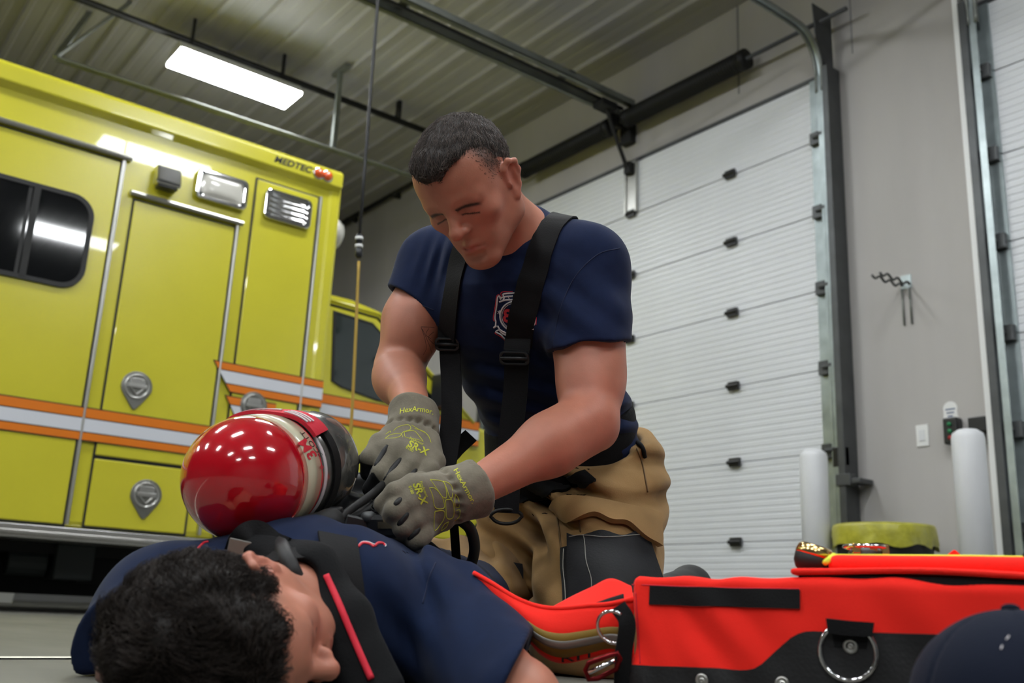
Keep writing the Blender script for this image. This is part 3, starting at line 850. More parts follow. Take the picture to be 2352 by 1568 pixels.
g = MB(); g.tube([(KX + .004, 2.70, 1.995), (KX + .004, 3.14, 1.978), (KX + .004, 3.60, 1.632), (KX + .004, 3.95, 1.37)], .013, 8); g.build('cab_gutter', 'yellow', am, True)
g = MB(); g.tube([(KX - .004, 2.70, 1.968), (KX - .004, 3.13, 1.952), (KX - .004, 3.60, 1.605)], .008, 6); g.build('door_gap', 'dark_line', am, True)
band(2.69, 4.0, (1.376, 1.321, 1.253, 1.212), X=KX)
mb = MB(); mb.obox((KX + .13, 3.62, 1.52), ((1, .15, 0), (-.15, 1, 0), (0, 0, 1)), (.10, .045, .115)); mb.tube([(KX + .05, 3.66, 1.45), (KX - .02, 3.68, 1.42)], .02, 8); mb.tube([(KX + .05, 3.66, 1.58), (KX - .02, 3.64, 1.56)], .02, 8)
mb.build('wing_mirror', 'black_plastic', am, bevel=.02)
V, Fs = text_mesh('A'); w = V[:, 0].max(); q_ = onX(846, 1018, KX)
to_obj('lettering', [(KX + .0025, q_[1] + v[0] / w * .07, q_[2] + v[1] * .075) for v in V], Fs, 'dark_line', am)
# running gear
for x in (AX - .20, AX - 2.1):
    for y in (-.75, 4.28):
        wl_ = MB().lathe((x, y, .385), (1, 0, 0), [(-.12, .2), (-.12, .34), (-.09, .385), (.09, .385), (.12, .34), (.12, .2)], 28).build('wheel', 'black_rubber', am, True)
        MB().lathe((x + .09, y, .385), (1, 0, 0), [(0, .2), (.02, .2), (-.04, .12), (-.02, .05), (0, 0)], 20).build('wheel_hub', 'alu_dull', wl_, True)
mb = MB(); mb.box((AX - 1.95, -1.7, .30), (AX - .42, 4.6, .45)); mb.box((AX - .75, .5, .14), (AX - .35, 1.1, .36)); mb.box((AX - 1.5, 1.6, .16), (AX - .6, 2.5, .36))
mb.box((AX - 1.1, -1.7, .09), (AX - .75, 2.62, .34)); mb.build('chassis', 'under', am)
mb = MB(); mb.box((AX - .62, 1.42, .17), (AX - .38, 1.62, .36)); mb.lathe((AX - .5, 1.2, .25), (0, 1, 0), [(0, .07), (.2, .07)], 14)
mb.build('air_tank', 'under_grey', am, bevel=.01)
th = np.linspace(2.4, 6.6, 20)
MB().tube(np.stack([np.full(20, AX - .33), .92 + .075 * np.cos(th), .27 + .075 * np.sin(th)], 1), .006, 6).build('brake_hose', 'steel_dark', am, True)
# things standing on the far side, glimpsed under the vehicle
for (px, py, lab) in ((12, 1300, 'pale tub glimpsed under the ambulance at the frame edge'), (325, 1300, 'pale crate glimpsed under the ambulance beside the blue shirt')):
    c = onX(px, py, -9.2); t = base_empty('storage_tub', (c[0], c[1], 0), lab, 'tub')
    P = [MB().prism([(c[0], c[1] - .10, 0.0), (c[0], c[1] + .10, 0.0), (c[0], c[1] + .13, c[2] + .08), (c[0], c[1] - .13, c[2] + .08)], (-.3, 0, 0)).build('tub_body', 'white_plastic', t, bevel=.01)]
    MB().box((c[0] - .32, c[1] - .15, c[2] + .08), (c[0] + .02, c[1] + .15, c[2] + .12)).build('tub_lid', 'shirt_blue', t, bevel=.01)

# hanging shore cord
hc = base_empty('hanging_cord', (-3.5, 1.83, CZ - .03), 'black cord with a yellow lower lead, hanging between ambulance and kneeling person', 'cord')
p0, p1, p2, p3 = onX(868, 0, -3.5), onX(825, 540, -3.5), onX(824, 600, -3.5), onX(805, 1000, -3.5)
top = p0 + (p0 - p1) * ((CZ - .03 - p0[2]) / (p0[2] - p1[2]))
MB().tube(np.linspace(top, p1, 12), .0075, 8).build('black_cord', 'cord_black', hc, True)
pl = nz(p2 - p1)
mb = MB(); mb.lathe(p1, pl, [(-.005, .007), (0, .014), (.03, .016), (.034, .013), (.06, .013), (.062, .016), (.09, .016), (.1, .009)], 14); mb.build('plug', 'black_plastic', hc, True)
mb = MB()
for z in (.008, .042): mb.lathe(p1 + pl * z, pl, [(0, .0168), (.013, .0168)], 14)
mb.build('plug_band', 'white_plastic', hc, True)
q_ = p3.copy(); q_[2] = .30
end = [p2, (p2 + p3) / 2 + (.004, 0, 0), p3, q_, q_ + (-.03, .10, -.18), q_ + (.02, .25, -.292)]
MB().tube(spline(end, 40), .0065, 8).build('yellow_lead', 'cord_yellow', hc, True)

# ---------------------------------------------------------------- by the pier between the doors
def bollard(px, py, Y, lab):
    c = onY(px, py, Y); r = .078
    t = base_empty('bollard', (c[0], Y, 0), lab, 'bollard', 'white bollards by the doors')
    MB().lathe((c[0], Y, 0), (0, 0, 1), [(0, r), (c[2] - .035, r), (c[2] - .012, r * .92), (c[2] + .006, r * .6), (c[2] + .012, 0)], 28).build('sleeve', 'white_pvc', t, True)
    MB().lathe((c[0], Y, 0), (0, 0, 1), [(0, r + .03), (.012, r + .03), (.014, r)], 24).build('foot_collar', 'steel_dark', t, True)
bollard(1868, 1036, 4.82, 'white bollard standing in front of the first white door')
bollard(2222, 990, 4.75, 'white bollard standing by the wall box, near the second door')
hk = base_empty('tool_hanger', onY(2080, 650, WY), 'grey two-pronged tool hanger screwed to the pier wall', 'hanger')
w0 = onY(2082, 648, WY)
MB().box((w0[0] - .035, WY - .006, w0[2] - .045), (w0[0] + .035, WY, w0[2] + .045)).build('wall_plate', 'galv', hk, bevel=.002)
for dx, (ex, ey) in ((-.028, (2003, 632)), (.022, (2021, 626))):
    e = onX(ex, ey, w0[0] + dx); P = []
    for k in range(26):
        f = k / 25; P.append((w0[0] + dx, WY + (e[1] - WY) * f, w0[2] - .02 + (e[2] - w0[2] + .02) * f + .012 * math.sin(f * 19)))
    MB().tube(P, .0075, 8).build('prong', 'steel_dark', hk, True)
    mb = MB(); mb.tube([(w0[0] + dx, WY - .01, w0[2] - .04), (w0[0] + dx + .002, WY - .008, w0[2] - .27)], .006, 6); mb.build('shadow_mark', 'steel_rail', hk, True)  # grey rod in place of the shadow and scratch lines under each prong
def wbox(name, px, py, w, h, d, m, lab, cat, bev=.004):
    c = onY(px, py, WY - d)
    return tag(MB().box((c[0] - w / 2, WY - d, c[2] - h / 2), (c[0] + w / 2, WY, c[2] + h / 2)).build(name, m, bevel=bev), lab, cat), c
sw, c = wbox('light_switch', 2118, 1000, .078, .128, .008, 'white_plastic', 'white switch plate on the pier wall', 'switch')
MB().box((c[0] - .017, WY - .013, c[2] - .033), (c[0] + .017, WY - .007, c[2] + .033)).build('rocker', 'white_pvc', sw, bevel=.002)
dp, c = wbox('door_control', 2182, 988, .085, .15, .07, 'black_plastic', 'black control box with green and red buttons, left of the bollard top', 'control box', .01)
for dz, m in ((.035, mat('btn_green', '1d7a4a', .4)), (-.004, MATS['btn_green']), (-.042, mat('btn_red', 'a01f24', .4))):
    MB().lathe((c[0], WY - .068, c[2] + dz), (0, -1, 0), [(0, .012), (.01, .012), (.012, 0)], 12).build('push_button', m, dp, True)
ds = base_empty('wall_tag', onY(2183, 945, WY), 'white round-topped tag above the black control box', 'tag')
c = onY(2183, 946, WY - .004)
L = [(c[0] + .042 * math.sin(q), c[2] + .02 + .042 * math.cos(q)) for q in np.linspace(-1.9, 1.9, 16)] + [(c[0] + .045, c[2] - .06), (c[0] - .045, c[2] - .06)]
MB().prism([(x, WY, z) for x, z in L], (0, -.005, 0)).build('tag_plate', 'white_plastic', ds)
for k, z in enumerate((.012, -.008, -.028)): MB().box((c[0] - .028 + .006 * k, WY - .0062, c[2] + z), (c[0] + .03 - .008 * k, WY - .005, c[2] + z + .008)).build('print', mat('print_blue%d' % k, '3a4f78', .6), ds)
bx, c = wbox('sensor_box', 2243, 974, .10, .085, .09, 'black_plastic', 'small dark box on a wall bracket, behind the right bollard top', 'box', .006)
MB().box((c[0] + .03, WY - .05, c[2] - .11), (c[0] + .12, WY - .005, c[2] - .05)).build('bracket', 'steel_dark', bx, bevel=.003)
# bin with a yellow liner
by = 4.98; c0 = onY(1933, 1203, by); c1 = onY(2133, 1203, by); bc = (c0 + c1) / 2; br = (c1[0] - c0[0]) / 2; bz = onY(2030, 1200, by - br)[2] + .005
bn = base_empty('waste_bin', (bc[0], by, 0), 'round black bin with a yellow liner folded over its rim, by the wall', 'bin')
MB().lathe((bc[0], by, 0), (0, 0, 1), [(0, br * .82), (.02, br * .84), (bz - .05, br * .96), (bz - .02, br * .98), (bz - .02, br * .9), (.03, br * .78), (.03, 0)], 32).build('bin_body', 'bin_black', bn, True)
n = 60; rows = []
for (z, r, a_) in ((bz - .115, 1.03, .025), (bz - .09, 1.035, .02), (bz - .05, 1.03, .014), (bz - .01, 1.02, .006), (bz + .005, 1.0, .003), (bz - .005, .95, .004), (bz - .08, .92, .02), (bz - .2, .85, .03)):
    rows.append([(bc[0] + br * (r + a_ * math.sin(k * .9 + z * 30) + a_ * .6 * math.sin(k * 2.3)) * math.cos(2 * math.pi * k / n), by + br * (r + a_ * math.sin(k * .9 + z * 30)) * math.sin(2 * math.pi * k / n), z + (.012 * math.sin(k * .8) if a_ > .02 else 0)) for k in range(n + 1)])
MB().grid(np.array(rows)).build('bin_liner', 'bag_yellow', bn, True)
q_ = nz(np.array([-bc[0], -by, 0])); sd = np.array([-q_[1], q_[0], 0])
MB().obox((bc[0] + q_[0] * br * .95 - sd[0] * .03, by + q_[1] * br * .95 - sd[1] * .03, bz - .21), (sd, (0, 0, 1), q_), (.05, .03, .006)).build('bin_label', 'white_vinyl', bn)
# ---------------------------------------------------------------- people: shared head
SK = np.array(lin('b67861')[:3])
def head_fld(F, C, E, U, N, s=1.0, jaw=1.0, kneck=.02):
    """add a head to F. E = the person's left, U = crown, N = facing"""
    A = (E, U, N)
    def L(e, u, n): return C + (E * e + U * u + N * n) * s
    R = lambda *r: np.array(r) * s
    F.add(ell(L(0, .045, -.012), A, R(.077, .083, .098)), .0)
    F.add(ell(L(0, .052, .036), A, R(.064, .054, .048)), .03)
    F.add(ell(L(0, -.012, .035), A, R(.063, .078, .056)), .03)
    F.add(cone(L(.050, -.052, .004), L(.017, -.089, .072), .019 * s * jaw, .017 * s), .028)
    F.add(cone(L(-.050, -.052, .004), L(-.017, -.089, .072), .019 * s * jaw, .017 * s), .028)
    F.add(cone(L(.060, -.006, .0), L(.050, -.052, .004), .014 * s, .019 * s * jaw), .03)
    F.add(cone(L(-.060, -.006, .0), L(-.050, -.052, .004), .014 * s, .019 * s * jaw), .03)
    F.add(ell(L(0, -.052, .063), A, R(.042, .04, .030)), .02)
    F.add(ell(L(0, -.091, .080), A, R(.021, .015, .015)), .022)
    for g in (1, -1):
        F.add(cone(L(g * .012, .029, .086), L(g * .047, .026, .067), .008 * s, .008 * s), .016)
        F.add(ell(L(g * .045, -.010, .060), A, R(.020, .014, .016)), .022)
        F.sub(ell(L(g * .031, .013, .104), A, R(.018, .012, .018)), .016)
        F.add(ell(L(g * .030, .009, .0735), A, R(.0145, .0115, .0140)), .005)
        F.sub(cone(L(g * .019, .0165, .090), L(g * .044, .0155, .078), .0015 * s, .0015 * s), .004)
        F.add(cone(L(g * .017, .0225, .089), L(g * .045, .0215, .077), .005 * s, .005 * s), .007)
    F.add(cone(L(0, .028, .084), L(0, -.012, .109), .0075 * s, .0105 * s), .012)
    F.add(ell(L(0, -.016, .112), A, R(.0115, .0095, .0105)), .008)
    for g in (1, -1):
        F.add(ell(L(g * .0135, -.018, .099), A, R(.0072, .0075, .010)), .006)
        F.sub(ell(L(g * .0070, -.0255, .104), A, R(.0036, .003, .0046)), .003)
    F.add(cone(L(-.017, -.0515, .087), L(0, -.0475, .0955), .0050 * s, .0062 * s), .006)
    F.add(cone(L(.017, -.0515, .087), L(0, -.0475, .0955), .0050 * s, .0062 * s), .006)
    F.add(cone(L(-.014, -.0625, .087), L(.014, -.0625, .087), .0068 * s, .0068 * s), .006)
    F.add(ell(L(0, -.0625, .0905), A, R(.014, .0065, .0065)), .006)
    F.sub(cone(L(-.024, -.0575, .0855), L(0, -.0555, .1015), .0013 * s, .0012 * s), .003)
    F.sub(cone(L(.024, -.0575, .0855), L(0, -.0555, .1015), .0013 * s, .0012 * s), .003)
    F.sub(ell(L(0, -.0755, .0985), A, R(.016, .005, .007)), .010)
    for g in (1, -1):                      # ears
        er = [L(g * x, y, z) for x, y, z in ((.077, -.030, .008), (.083, -.016, -.006), (.090, .006, -.017), (.093, .024, -.014), (.089, .033, -.001), (.080, .024, .009), (.076, .008, .010))]
        for a_, b_ in zip(er[:-1], er[1:]): F.add(cone(a_, b_, .0042 * s, .0042 * s), .007)
        F.add(ell(L(g * .078, -.026, .003), (E, U, N), R(.006, .010, .008)), .006)
        ax = (nz(E * g + N * .35), U, nz(N - E * g * .35))
        F.add(ell(L(g * .079, .003, -.003), ax, R(.0055, .027, .0145)), .006)
        F.add(cone(L(g * .084, -.012, -.006), L(g * .087, .018, -.009), .0035 * s, .003 * s), .004)
        F.sub(ell(L(g * .0875, -.003, .003), ax, R(.006, .012, .0065)), .006)
        F.add(ell(L(g * .078, -.004, .011), ax, R(.005, .007, .004)), .003)
    return L
def head_col(V, C, E, U, N, s=1.0, flush=1.0, fade=True, brow=(.020, .030)):
    q = (V - C) / s; e, u, n = q @ E, q @ U, q @ N; ae = np.abs(e)
    c = np.tile(SK, (len(V), 1))
    def mixc(col, w):
        nonlocal c
        w = np.clip(w, 0, 1)[:, None]; c = c * (1 - w) + np.array(col) * w
    g = lambda x, m, sd: np.exp(-((x - m) / sd) ** 2)
    red = np.array([.50, .155, .105])
    mixc(red, .55 * flush * g(ae, .042, .022) * g(u, -.014, .024) * (n > .02))
    mixc(red, .45 * flush * g(ae, 0, .016) * g(u, -.016, .014) * (n > .085))
    mixc([.47, .16, .11], .65 * (ae > .074) * g(u, .003, .035))
    mixc([.43, .115, .09], .9 * (n > .07) * g(ae, 0, .019) ** 1 * np.clip(g(u, -.0565, .0082) * 1.6 - .25, 0, 1))
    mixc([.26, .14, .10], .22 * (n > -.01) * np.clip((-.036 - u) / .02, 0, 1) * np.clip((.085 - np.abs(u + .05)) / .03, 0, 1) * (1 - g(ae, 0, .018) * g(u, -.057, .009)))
    mixc([.30, .12, .09], .45 * (n > .06) * g(ae, .032, .018) * g(u, .016, .012))
    bu = .0185 - .22 * (ae - .014) + .004 * np.sin(np.clip((ae - .012) / .042, 0, 1) * 3.1) - .0
    mixc([.035, .024, .02], 1.0 * (n > .05) * np.clip(1.5 - np.abs(u - bu) / .0036, 0, 1) * (ae > .013) * np.clip((.053 - ae) / .006, 0, 1))
    mixc([.02, .012, .01], .95 * (n > .06) * np.clip(1.3 - np.abs(u - (.0055 - .30 * (ae - .020) - 4.0 * (ae - .030) ** 2)) / .0018, 0, 1) * (ae > .015) * (ae < .044))
    if fade:
        h = u - (.006 + .42 * np.clip(n + .0, -.1, .1) + .0)
        w = np.clip(h / .035, 0, 1) * np.clip((.052 - n) / .02, 0, 1) * (ae > .03) * (ae < .0765)
        mixc([.040, .028, .022], .80 * w)
        mixc([.03, .022, .018], .8 * np.clip((-.035 - n) / .02, 0, 1) * np.clip((u + .045) / .03, 0, 1))
    return c

# ---------------------------------------------------------------- the kneeling person
HC = J(1086, 437, 1.735)
hE = D(.84, .17, .50); hU = D(-.45, .73, .51); hU = nz(hU - hE * (hU @ hE)); hN = -np.cross(hU, hE)
if hN @ D(-.28, -.65, .69) < 0: hN = -hN
kn = base_empty('person', (-1.5, 1.25, 0), 'person kneeling in navy T-shirt and tan turnout trousers, grey-gloved hands on the air pack', 'person')
# torso frame
shL, shR = J(1347, 610, 1.83), J(1000, 600, 2.02)
tS = nz(shL - shR); tT = nz(J(1182, 600, 1.92) - J(1325, 1070, 2.08)); tT = nz(tT - tS * (tT @ tS)); tF = np.cross(tT, tS)
if tF @ D(-.5, -.44, .74) < 0: tF = -tF
tor = [J(1172, 548, 1.885), J(1182, 606, 1.915), J(1198, 700, 1.95), J(1232, 830, 2.0), J(1280, 960, 2.05), J(1325, 1070, 2.08)]
elL, wrL = J(1352, 968, 1.70), J(1105, 1112, 1.545)
elR, wrR = J(918, 838, 1.955), J(950, 952, 1.72)
B = Fld()
hL = head_fld(B, HC, hE, hU, hN)
nb_ = J(1172, 552, 1.90)
B.add(cone(HC + hU * -.035 - hN * .028, nb_, .058, .066), .02)
B.add(cone(HC + hE * .058 - hU * .02 - hN * .02, nb_ + tS * .02 + tF * .05, .014, .012), .02)
B.chain(tor, [(.075, .06), (.165, .075), (.175, .105), (.15, .10), (.14, .10), (.15, .115)], tS, .05)
B.add(cone(shL - tT * .0, J(1352, 790, 1.785), .055, .0585), .03)
B.add(cone(J(1352, 790, 1.785), elL, .0585, .049), .03)
B.add(ell(J(1360, 862, 1.75), (nz(elL - shL), D(1, 0, 0), D(0, 0, 1)), (.085, .060, .056)), .02)
B.add(cone(elL, J(1260, 1022, 1.64), .048, .047), .02)
B.add(ell(J(1292, 1004, 1.655), (nz(wrL - elL), D(.5, .8, 0), D(0, 0, 1)), (.10, .050, .046)), .025)
B.add(cone(J(1260, 1022, 1.64), wrL, .046, .031), .02)
B.add(ell(J(1378, 985, 1.72), (nz(elL - shL), D(1, 0, 0), D(0, 0, 1)), (.034, .03, .03)), .015)
B.add(cone(shR, J(946, 735, 1.985), .054, .053), .03)
B.add(cone(J(946, 735, 1.985), elR, .054, .046), .03)
B.add(ell(J(954, 755, 1.955), (nz(elR - shR), D(1, .2, 0), D(0, 0, 1)), (.085, .054, .054)), .02)
B.add(ell(J(914, 868, 1.90), (nz(wrR - elR), D(1, .2, 0), D(0, 1, 0)), (.085, .050, .048)), .012)
B.add(cone(elR, wrR, .043, .031), .02)
def body_col(V):
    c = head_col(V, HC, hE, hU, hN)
    dist = np.linalg.norm(V - HC, axis=1)
    red = np.array([.50, .17, .11])
    for a_, b_, w in ((elL, wrL, .45), (shL, elL, .22)):
        ab = b_ - a_; t = np.clip((V - a_) @ ab / (ab @ ab), 0, 1); dd = np.linalg.norm(V - a_ - t[:, None] * ab, axis=1)
        k = (w * (dd < .085) * np.clip(.55 + .5 * wob(V, 18), 0, 1) * (dist > .2))[:, None]
        c = c * (1 - k) + red * k
    return c
lo, hi = bbox([HC + .19, HC - .19, shL, shR, elL, wrL, elR, wrR, tor[-1]], .13)
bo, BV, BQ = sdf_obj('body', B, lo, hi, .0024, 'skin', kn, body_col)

# shirt
S = Fld()
S.chain(tor[1:], [(.168, .082), (.184, .118), (.165, .118), (.148, .118), (.150, .125)], tS, .05)
S.add(ell(tor[2] + tF * .045 + tT * .02, (tS, tT, tF), (.150, .11, .085)), .05)
S.add(cone(nb_ - tT * .01, tor[1], .072, .11), .06)
S.add(econe(nb_ - tT * .015 + tS * .05, shL, (.06, .045), (.064, .066), tF), .05)
S.add(econe(nb_ - tT * .015 - tS * .05, shR, (.06, .045), (.062, .062), tF), .05)
cfL, cfR = J(1352, 797, 1.775), J(957, 700, 1.99)
def edge_on(v, c, t=0.0):
    rv = nz(c - CAMP); v = nz(v - rv * (v @ rv)); return nz(v + rv * t)
nL, nR = edge_on(D(.14, -.99, 0), cfL, -.10), edge_on(D(-.55, -.83, 0), cfR, -.10)
for sh_, cf_, n_, r0, r1, ri in ((shL, cfL, nL, .073, .0800, .0625), (shR, cfR, nR, .066, .0715, .0570)):
    Sl = Fld().add(cone(sh_, cf_ + (cf_ - sh_) * .3, r0, r1), 0)
    Sl.cut(half(cf_, n_), .004).sub(capcone(cf_ - n_ * .018, cf_ + n_ * .03, ri, ri + .002), .004)
    S.add(comp(Sl, [sh_, cf_], .08), .04)
# collar
nk = nz(HC - hN * .03 - nb_)
cl0 = nb_ - tT * .005 + tF * .004
S.add(capcone(cl0 - nk * .05, cl0 + nk * .016, .082, .0715, .006), .03)
S.sub(capcone(cl0 - nk * .012, cl0 + nk * .08, .0655, .069, .004), .003)
def shirt_folds(p):
    d = .0035 * wob(p, 26) + .0025 * wob(p, 47, 2)
    d = d + fold(p, J(1018, 600, 1.92), D(.95, -.30, .1), .028, .0040, .050, 1.2)          # fan of folds at the far armpit
    d = d + fold(p, J(1245, 690, 1.83), D(.5, .8, 0), .055, .005, .09, 1.2, 1)
    d = d + fold(p, J(1200, 930, 1.93), D(.25, 1, 0), .045, .0065, .13, 1.1, 2)
    d = d + fold(p, J(1405, 930, 1.97), D(.1, 1, .1), .05, .007, .10, 1.1, .5)
    d = d + fold(p, J(1330, 730, 1.76), D(.6, .8, 0), .06, .004, .09, 1.2, .7)
    return d
S.disp(shirt_folds)
lo, hi = bbox([shL, shR, tor[-1], nb_ + nk * .05, cfL, cfR], .16)
so, SV, SQ = sdf_obj('t_shirt', S, lo, hi, .003, 'shirt', kn)
cord_on('sleeve_seam', S, [[(1424, 570), (1372, 585), (1318, 640), (1284, 720), (1268, 800)], [(1270, 806), (1330, 802), (1400, 792), (1436, 784)], [(918, 668), (950, 692), (996, 712)]], .0013, 'seam_navy', so, 0, 1.4, 2.5, 40, 2)
# chest emblem: a maltese-cross badge around the number 8, partly behind the strap
def E_(x, y): return (x, y)
wh = [[(1139, 738), (1137, 728), (1141, 700), (1143, 683), (1147, 680), (1151, 688)], [(1155, 690), (1158, 683), (1156, 675), (1177, 673), (1200, 673)],
      [(1139, 738), (1138, 748), (1134, 752), (1141, 748)], [(1146, 757), (1139, 762), (1150, 768), (1160, 778), (1180, 790)], [(1224, 697), (1222, 712), (1229, 728), (1228, 744), (1219, 753), (1226, 756)],
      [(1148, 685), (1160, 681), (1178, 680)], [(1147, 693), (1160, 689), (1178, 688)], [(1143, 748), (1150, 758), (1165, 766)], [(1146, 756), (1155, 766), (1170, 772)]]
ring = [(1183 + 34 * math.cos(q), 726 + 34 * math.sin(q)) for q in np.linspace(1.9, 4.6, 12)]
ring2 = [(1183 + 30 * math.cos(q), 726 + 30 * math.sin(q)) for q in np.linspace(1.9, 4.6, 12)]
em = cord_on('chest_emblem', S, wh + [ring], .0018, 'white_print', so, .0, 1.4, 2.4, 24)
cord_on('emblem_line', S, [ring2, [(1147, 712), (1147, 722)], [(1143, 714), (1150, 719)], [(1151, 713), (1143, 720)]], .0007, 'white_print', em, .0003, 1.4, 2.4, 24)
cord_on('emblem_edge', S, [[(1136, 738), (1133, 730), (1138, 700), (1141, 680), (1147, 676)], [(1153, 684), (1152, 671), (1178, 669)], [(1141, 761), (1137, 765), (1150, 773), (1160, 782)], [(1232, 728), (1231, 746)]], .0009, 'red_print', em, -.0002, 1.4, 2.4, 20)
text_on('emblem_number', S, '8', (1155, 738), (40, 4), (3, -42), 'red_print', em, .0008, 1.4, 2.4, None, .03)
text_on('emblem_letter', S, 'S', (1166, 688), (10, -1), (1, -10), 'white_print', em, .0008, 1.4, 2.4)
text_on('emblem_letter', S, 'MA', (1149, 762), (10, 6), (5, -9), 'white_print', em, .0008, 1.4, 2.4)
# tattoo on the far upper arm
cord_on('tattoo', B, [[(967, 750), (985, 751), (998, 752)], [(967, 751), (975, 775), (979, 800), (972, 815)], [(970, 755), (985, 790), (992, 812)], [(985, 754), (978, 768), (990, 778)], [(996, 762), (984, 775), (996, 790)]], .0010, 'tattoo', bo, -.0006, 1.5, 2.4, 20)
# braces (suspenders)
def P3(F, px, t0=1.3, t1=2.4, off=.002, n=30):
    C = spline(np.array([(a, b, 0) for a, b in px]), n); P, N = trace(F, C[:, 0], C[:, 1], t0, t1)
    for _ in range(4): P[1:-1] = (P[:-2] + 2 * P[1:-1] + P[2:]) / 4; N[1:-1] = nz(N[:-2] + 2 * N[1:-1] + N[2:])
    return P + N * off, N
br = Fld(); br.ops = list(S.ops)
Pa, Na = P3(S, [(1282, 507), (1262, 530), (1240, 590), (1219, 660), (1200, 730), (1192, 790)], 1.3, 2.4, .003)
over = [relax(S, (Pa[0] - tF * f + tT * g)[None], .004)[0] for f, g in ((.15, -.01), (.10, .03), (.05, .03))]
P1 = np.vstack([np.array(over), Pa]); P1 = spline(P1[[0, 1, 2, 3, 8, 14, 20, 26, 32]], 44)
for _ in range(2): P1 = np.where((feval(S, P1) < .003)[:, None], relax(S, P1, .0035, 3), P1)
N1 = grad(S, P1)
for _ in range(6): N1[1:-1] = nz(N1[:-2] + N1[1:-1] + N1[2:])
ribbon('brace_strap', P1, N1, .050, .0025, 'webbing', kn)
Pb, Nb = P3(S, [(1062, 572), (1050, 620), (1040, 680), (1032, 740), (1029, 780)], 1.3, 2.5, .003)
ribbon('brace_strap', Pb, Nb, .046, .0025, 'webbing', kn)
# lower straps hang free in front of the belly
fwd_ = D(-.25, -.1, .95)
def free(pts, w, name='brace_webbing', nrm=None):
    P = spline(np.array([J(*p) for p in pts]), 30)
    return ribbon(name, P, np.broadcast_to(nrm if nrm is not None else nz(tF + D(0, 0, .4)), P.shape), w, .0025, 'webbing', kn)
dA = (Pa[-1] - CAMP) @ FW; dB = (Pb[-1] - CAMP) @ FW
free([(1192, 765, dA - .006), (1188, 815, dA - .012), (1184, 900, dA + .0), (1172, 1010, dA + .0), (1168, 1100, dA - .01), (1164, 1178, dA - .02)], .0455)
free([(1032, 770, dB - .004), (1034, 820, dB - .008), (1038, 900, dB - .03), (1036, 980, dB - .06), (1026, 1050, dB - .08), (1018, 1090, dB - .09)], .042)
free([(1190, 778, dA - .008), (1187, 806, dA - .012)], .049, 'strap_loop'); free([(1031, 748, dB - .006), (1031, 778, dB - .008)], .044, 'strap_loop')
def buckle(px, py, d, w, h, drop=0):
    c = J(px, py, d); x = nz(RT * .97 - FW * .2); f = nz(tF + D(0, 0, .6)); x = nz(x - f * (x @ f)); y = np.cross(f, x)
    if y @ UP < 0: y = -y
    o = [c + x * a_ + y * b_ for a_, b_ in rrect(-w / 2, -h / 2, w / 2, h / 2, h * .35, 4)]
    i1 = [c + x * a_ + y * b_ for a_, b_ in rrect(-w / 2 + .006, -h / 2 + .005 + drop, w / 2 - .006, h / 2 - .004, h * .22, 4)]
    bo_ = MB().frame([p - f * .002 for p in o], [p - f * .002 for p in i1], f * .007).build('slider_buckle', 'black_plastic', kn, bevel=.0015)
    MB().tube([c - x * w * .45 + f * .003, c + x * w * .45 + f * .003], .004, 8).build('buckle_bar', 'black_plastic', bo_, True)
free([(1000, 1078, 1.93), (1030, 1052, 1.93), (1055, 1025, 1.94), (1082, 1000, 1.95)], .032, 'belt_strap', D(-.3, .2, .9))
buckle(1182, 822, dA - .016, .056, .026); buckle(1028, 790, dB - .012, .050, .026)
c = J(1163, 1186, dA - .022); th = np.linspace(0, 2 * math.pi, 25)[:-1]
MB().tube([c + RT * (.027 * math.cos(q) * (1.05 if math.sin(q) > -.2 else .95)) + UP * (.013 * math.sin(q)) for q in th], .0032, 8, True).build('strap_ring', 'black_metal', kn, True)

# ---- turnout trousers
hip = J(1330, 1085, 2.09)
hpL, knL, anL = J(1392, 1130, 2.02), J(1362, 1438, 1.74), J(1560, 1440, 2.22)
hpR, knR, anR = J(1245, 1135, 2.16), J(1150, 1405, 2.0), J(1330, 1430, 2.5)
Tp = Fld()
pw = J(1284, 1005, 2.06)
Tp.chain([pw, hip, J(1330, 1150, 2.10)], [(.174, .143), (.173, .146), (.150, .14)], tS, .045)
Tp.add(cone(hpL, knL, .118, .110), .05)
Tp.add(cone(knL, anL, .105, .092), .04)
Tp.add(cone(hpR, knR, .122, .105), .06)
Tp.add(cone(knR, anR, .10, .09), .04)
Tp.cut(half(pw - UP * .030, nz(nz(pw - hip) + D(.05, .6, -.05))), .006)
Tp.sub(econe(pw + UP * .06, pw - nz(pw - hip) * .05, (.162, .132), (.160, .130), tS), .006)
Tp.cut(half((0, 0, .004), (0, 0, -1)), .01)
def trouser_folds(p):
    d = .006 * wob(p, 15) + .004 * wob(p, 33, 1)
    d = d + fold(p, J(1440, 1110, 1.95), D(.25, 1, 0), .062, .014, .12, .9, .6)
    d = d + fold(p, J(1300, 1140, 1.92), D(.35, .95, 0), .055, .013, .13, .9, 2.2)
    d = d + fold(p, J(1200, 1250, 1.95), D(.55, .85, 0), .060, .014, .13, .9, 1.0)
    d = d + fold(p, J(1230, 1340, 1.80), D(.2, 1, 0), .06, .008, .10, 1, 0)
    d = d + fold(p, J(1110, 1190, 2.05), D(.5, .8, 0), .05, .011, .10, .9, 2)
    return d
Tp.disp(trouser_folds)
lo, hi = bbox([pw, hpL, hpR, knL, knR, anL, anR], .19)
lo[2] = 0.0
to, TV, TQ = sdf_obj('turnout_trousers', Tp, lo, hi, .0042, 'tan', kn)
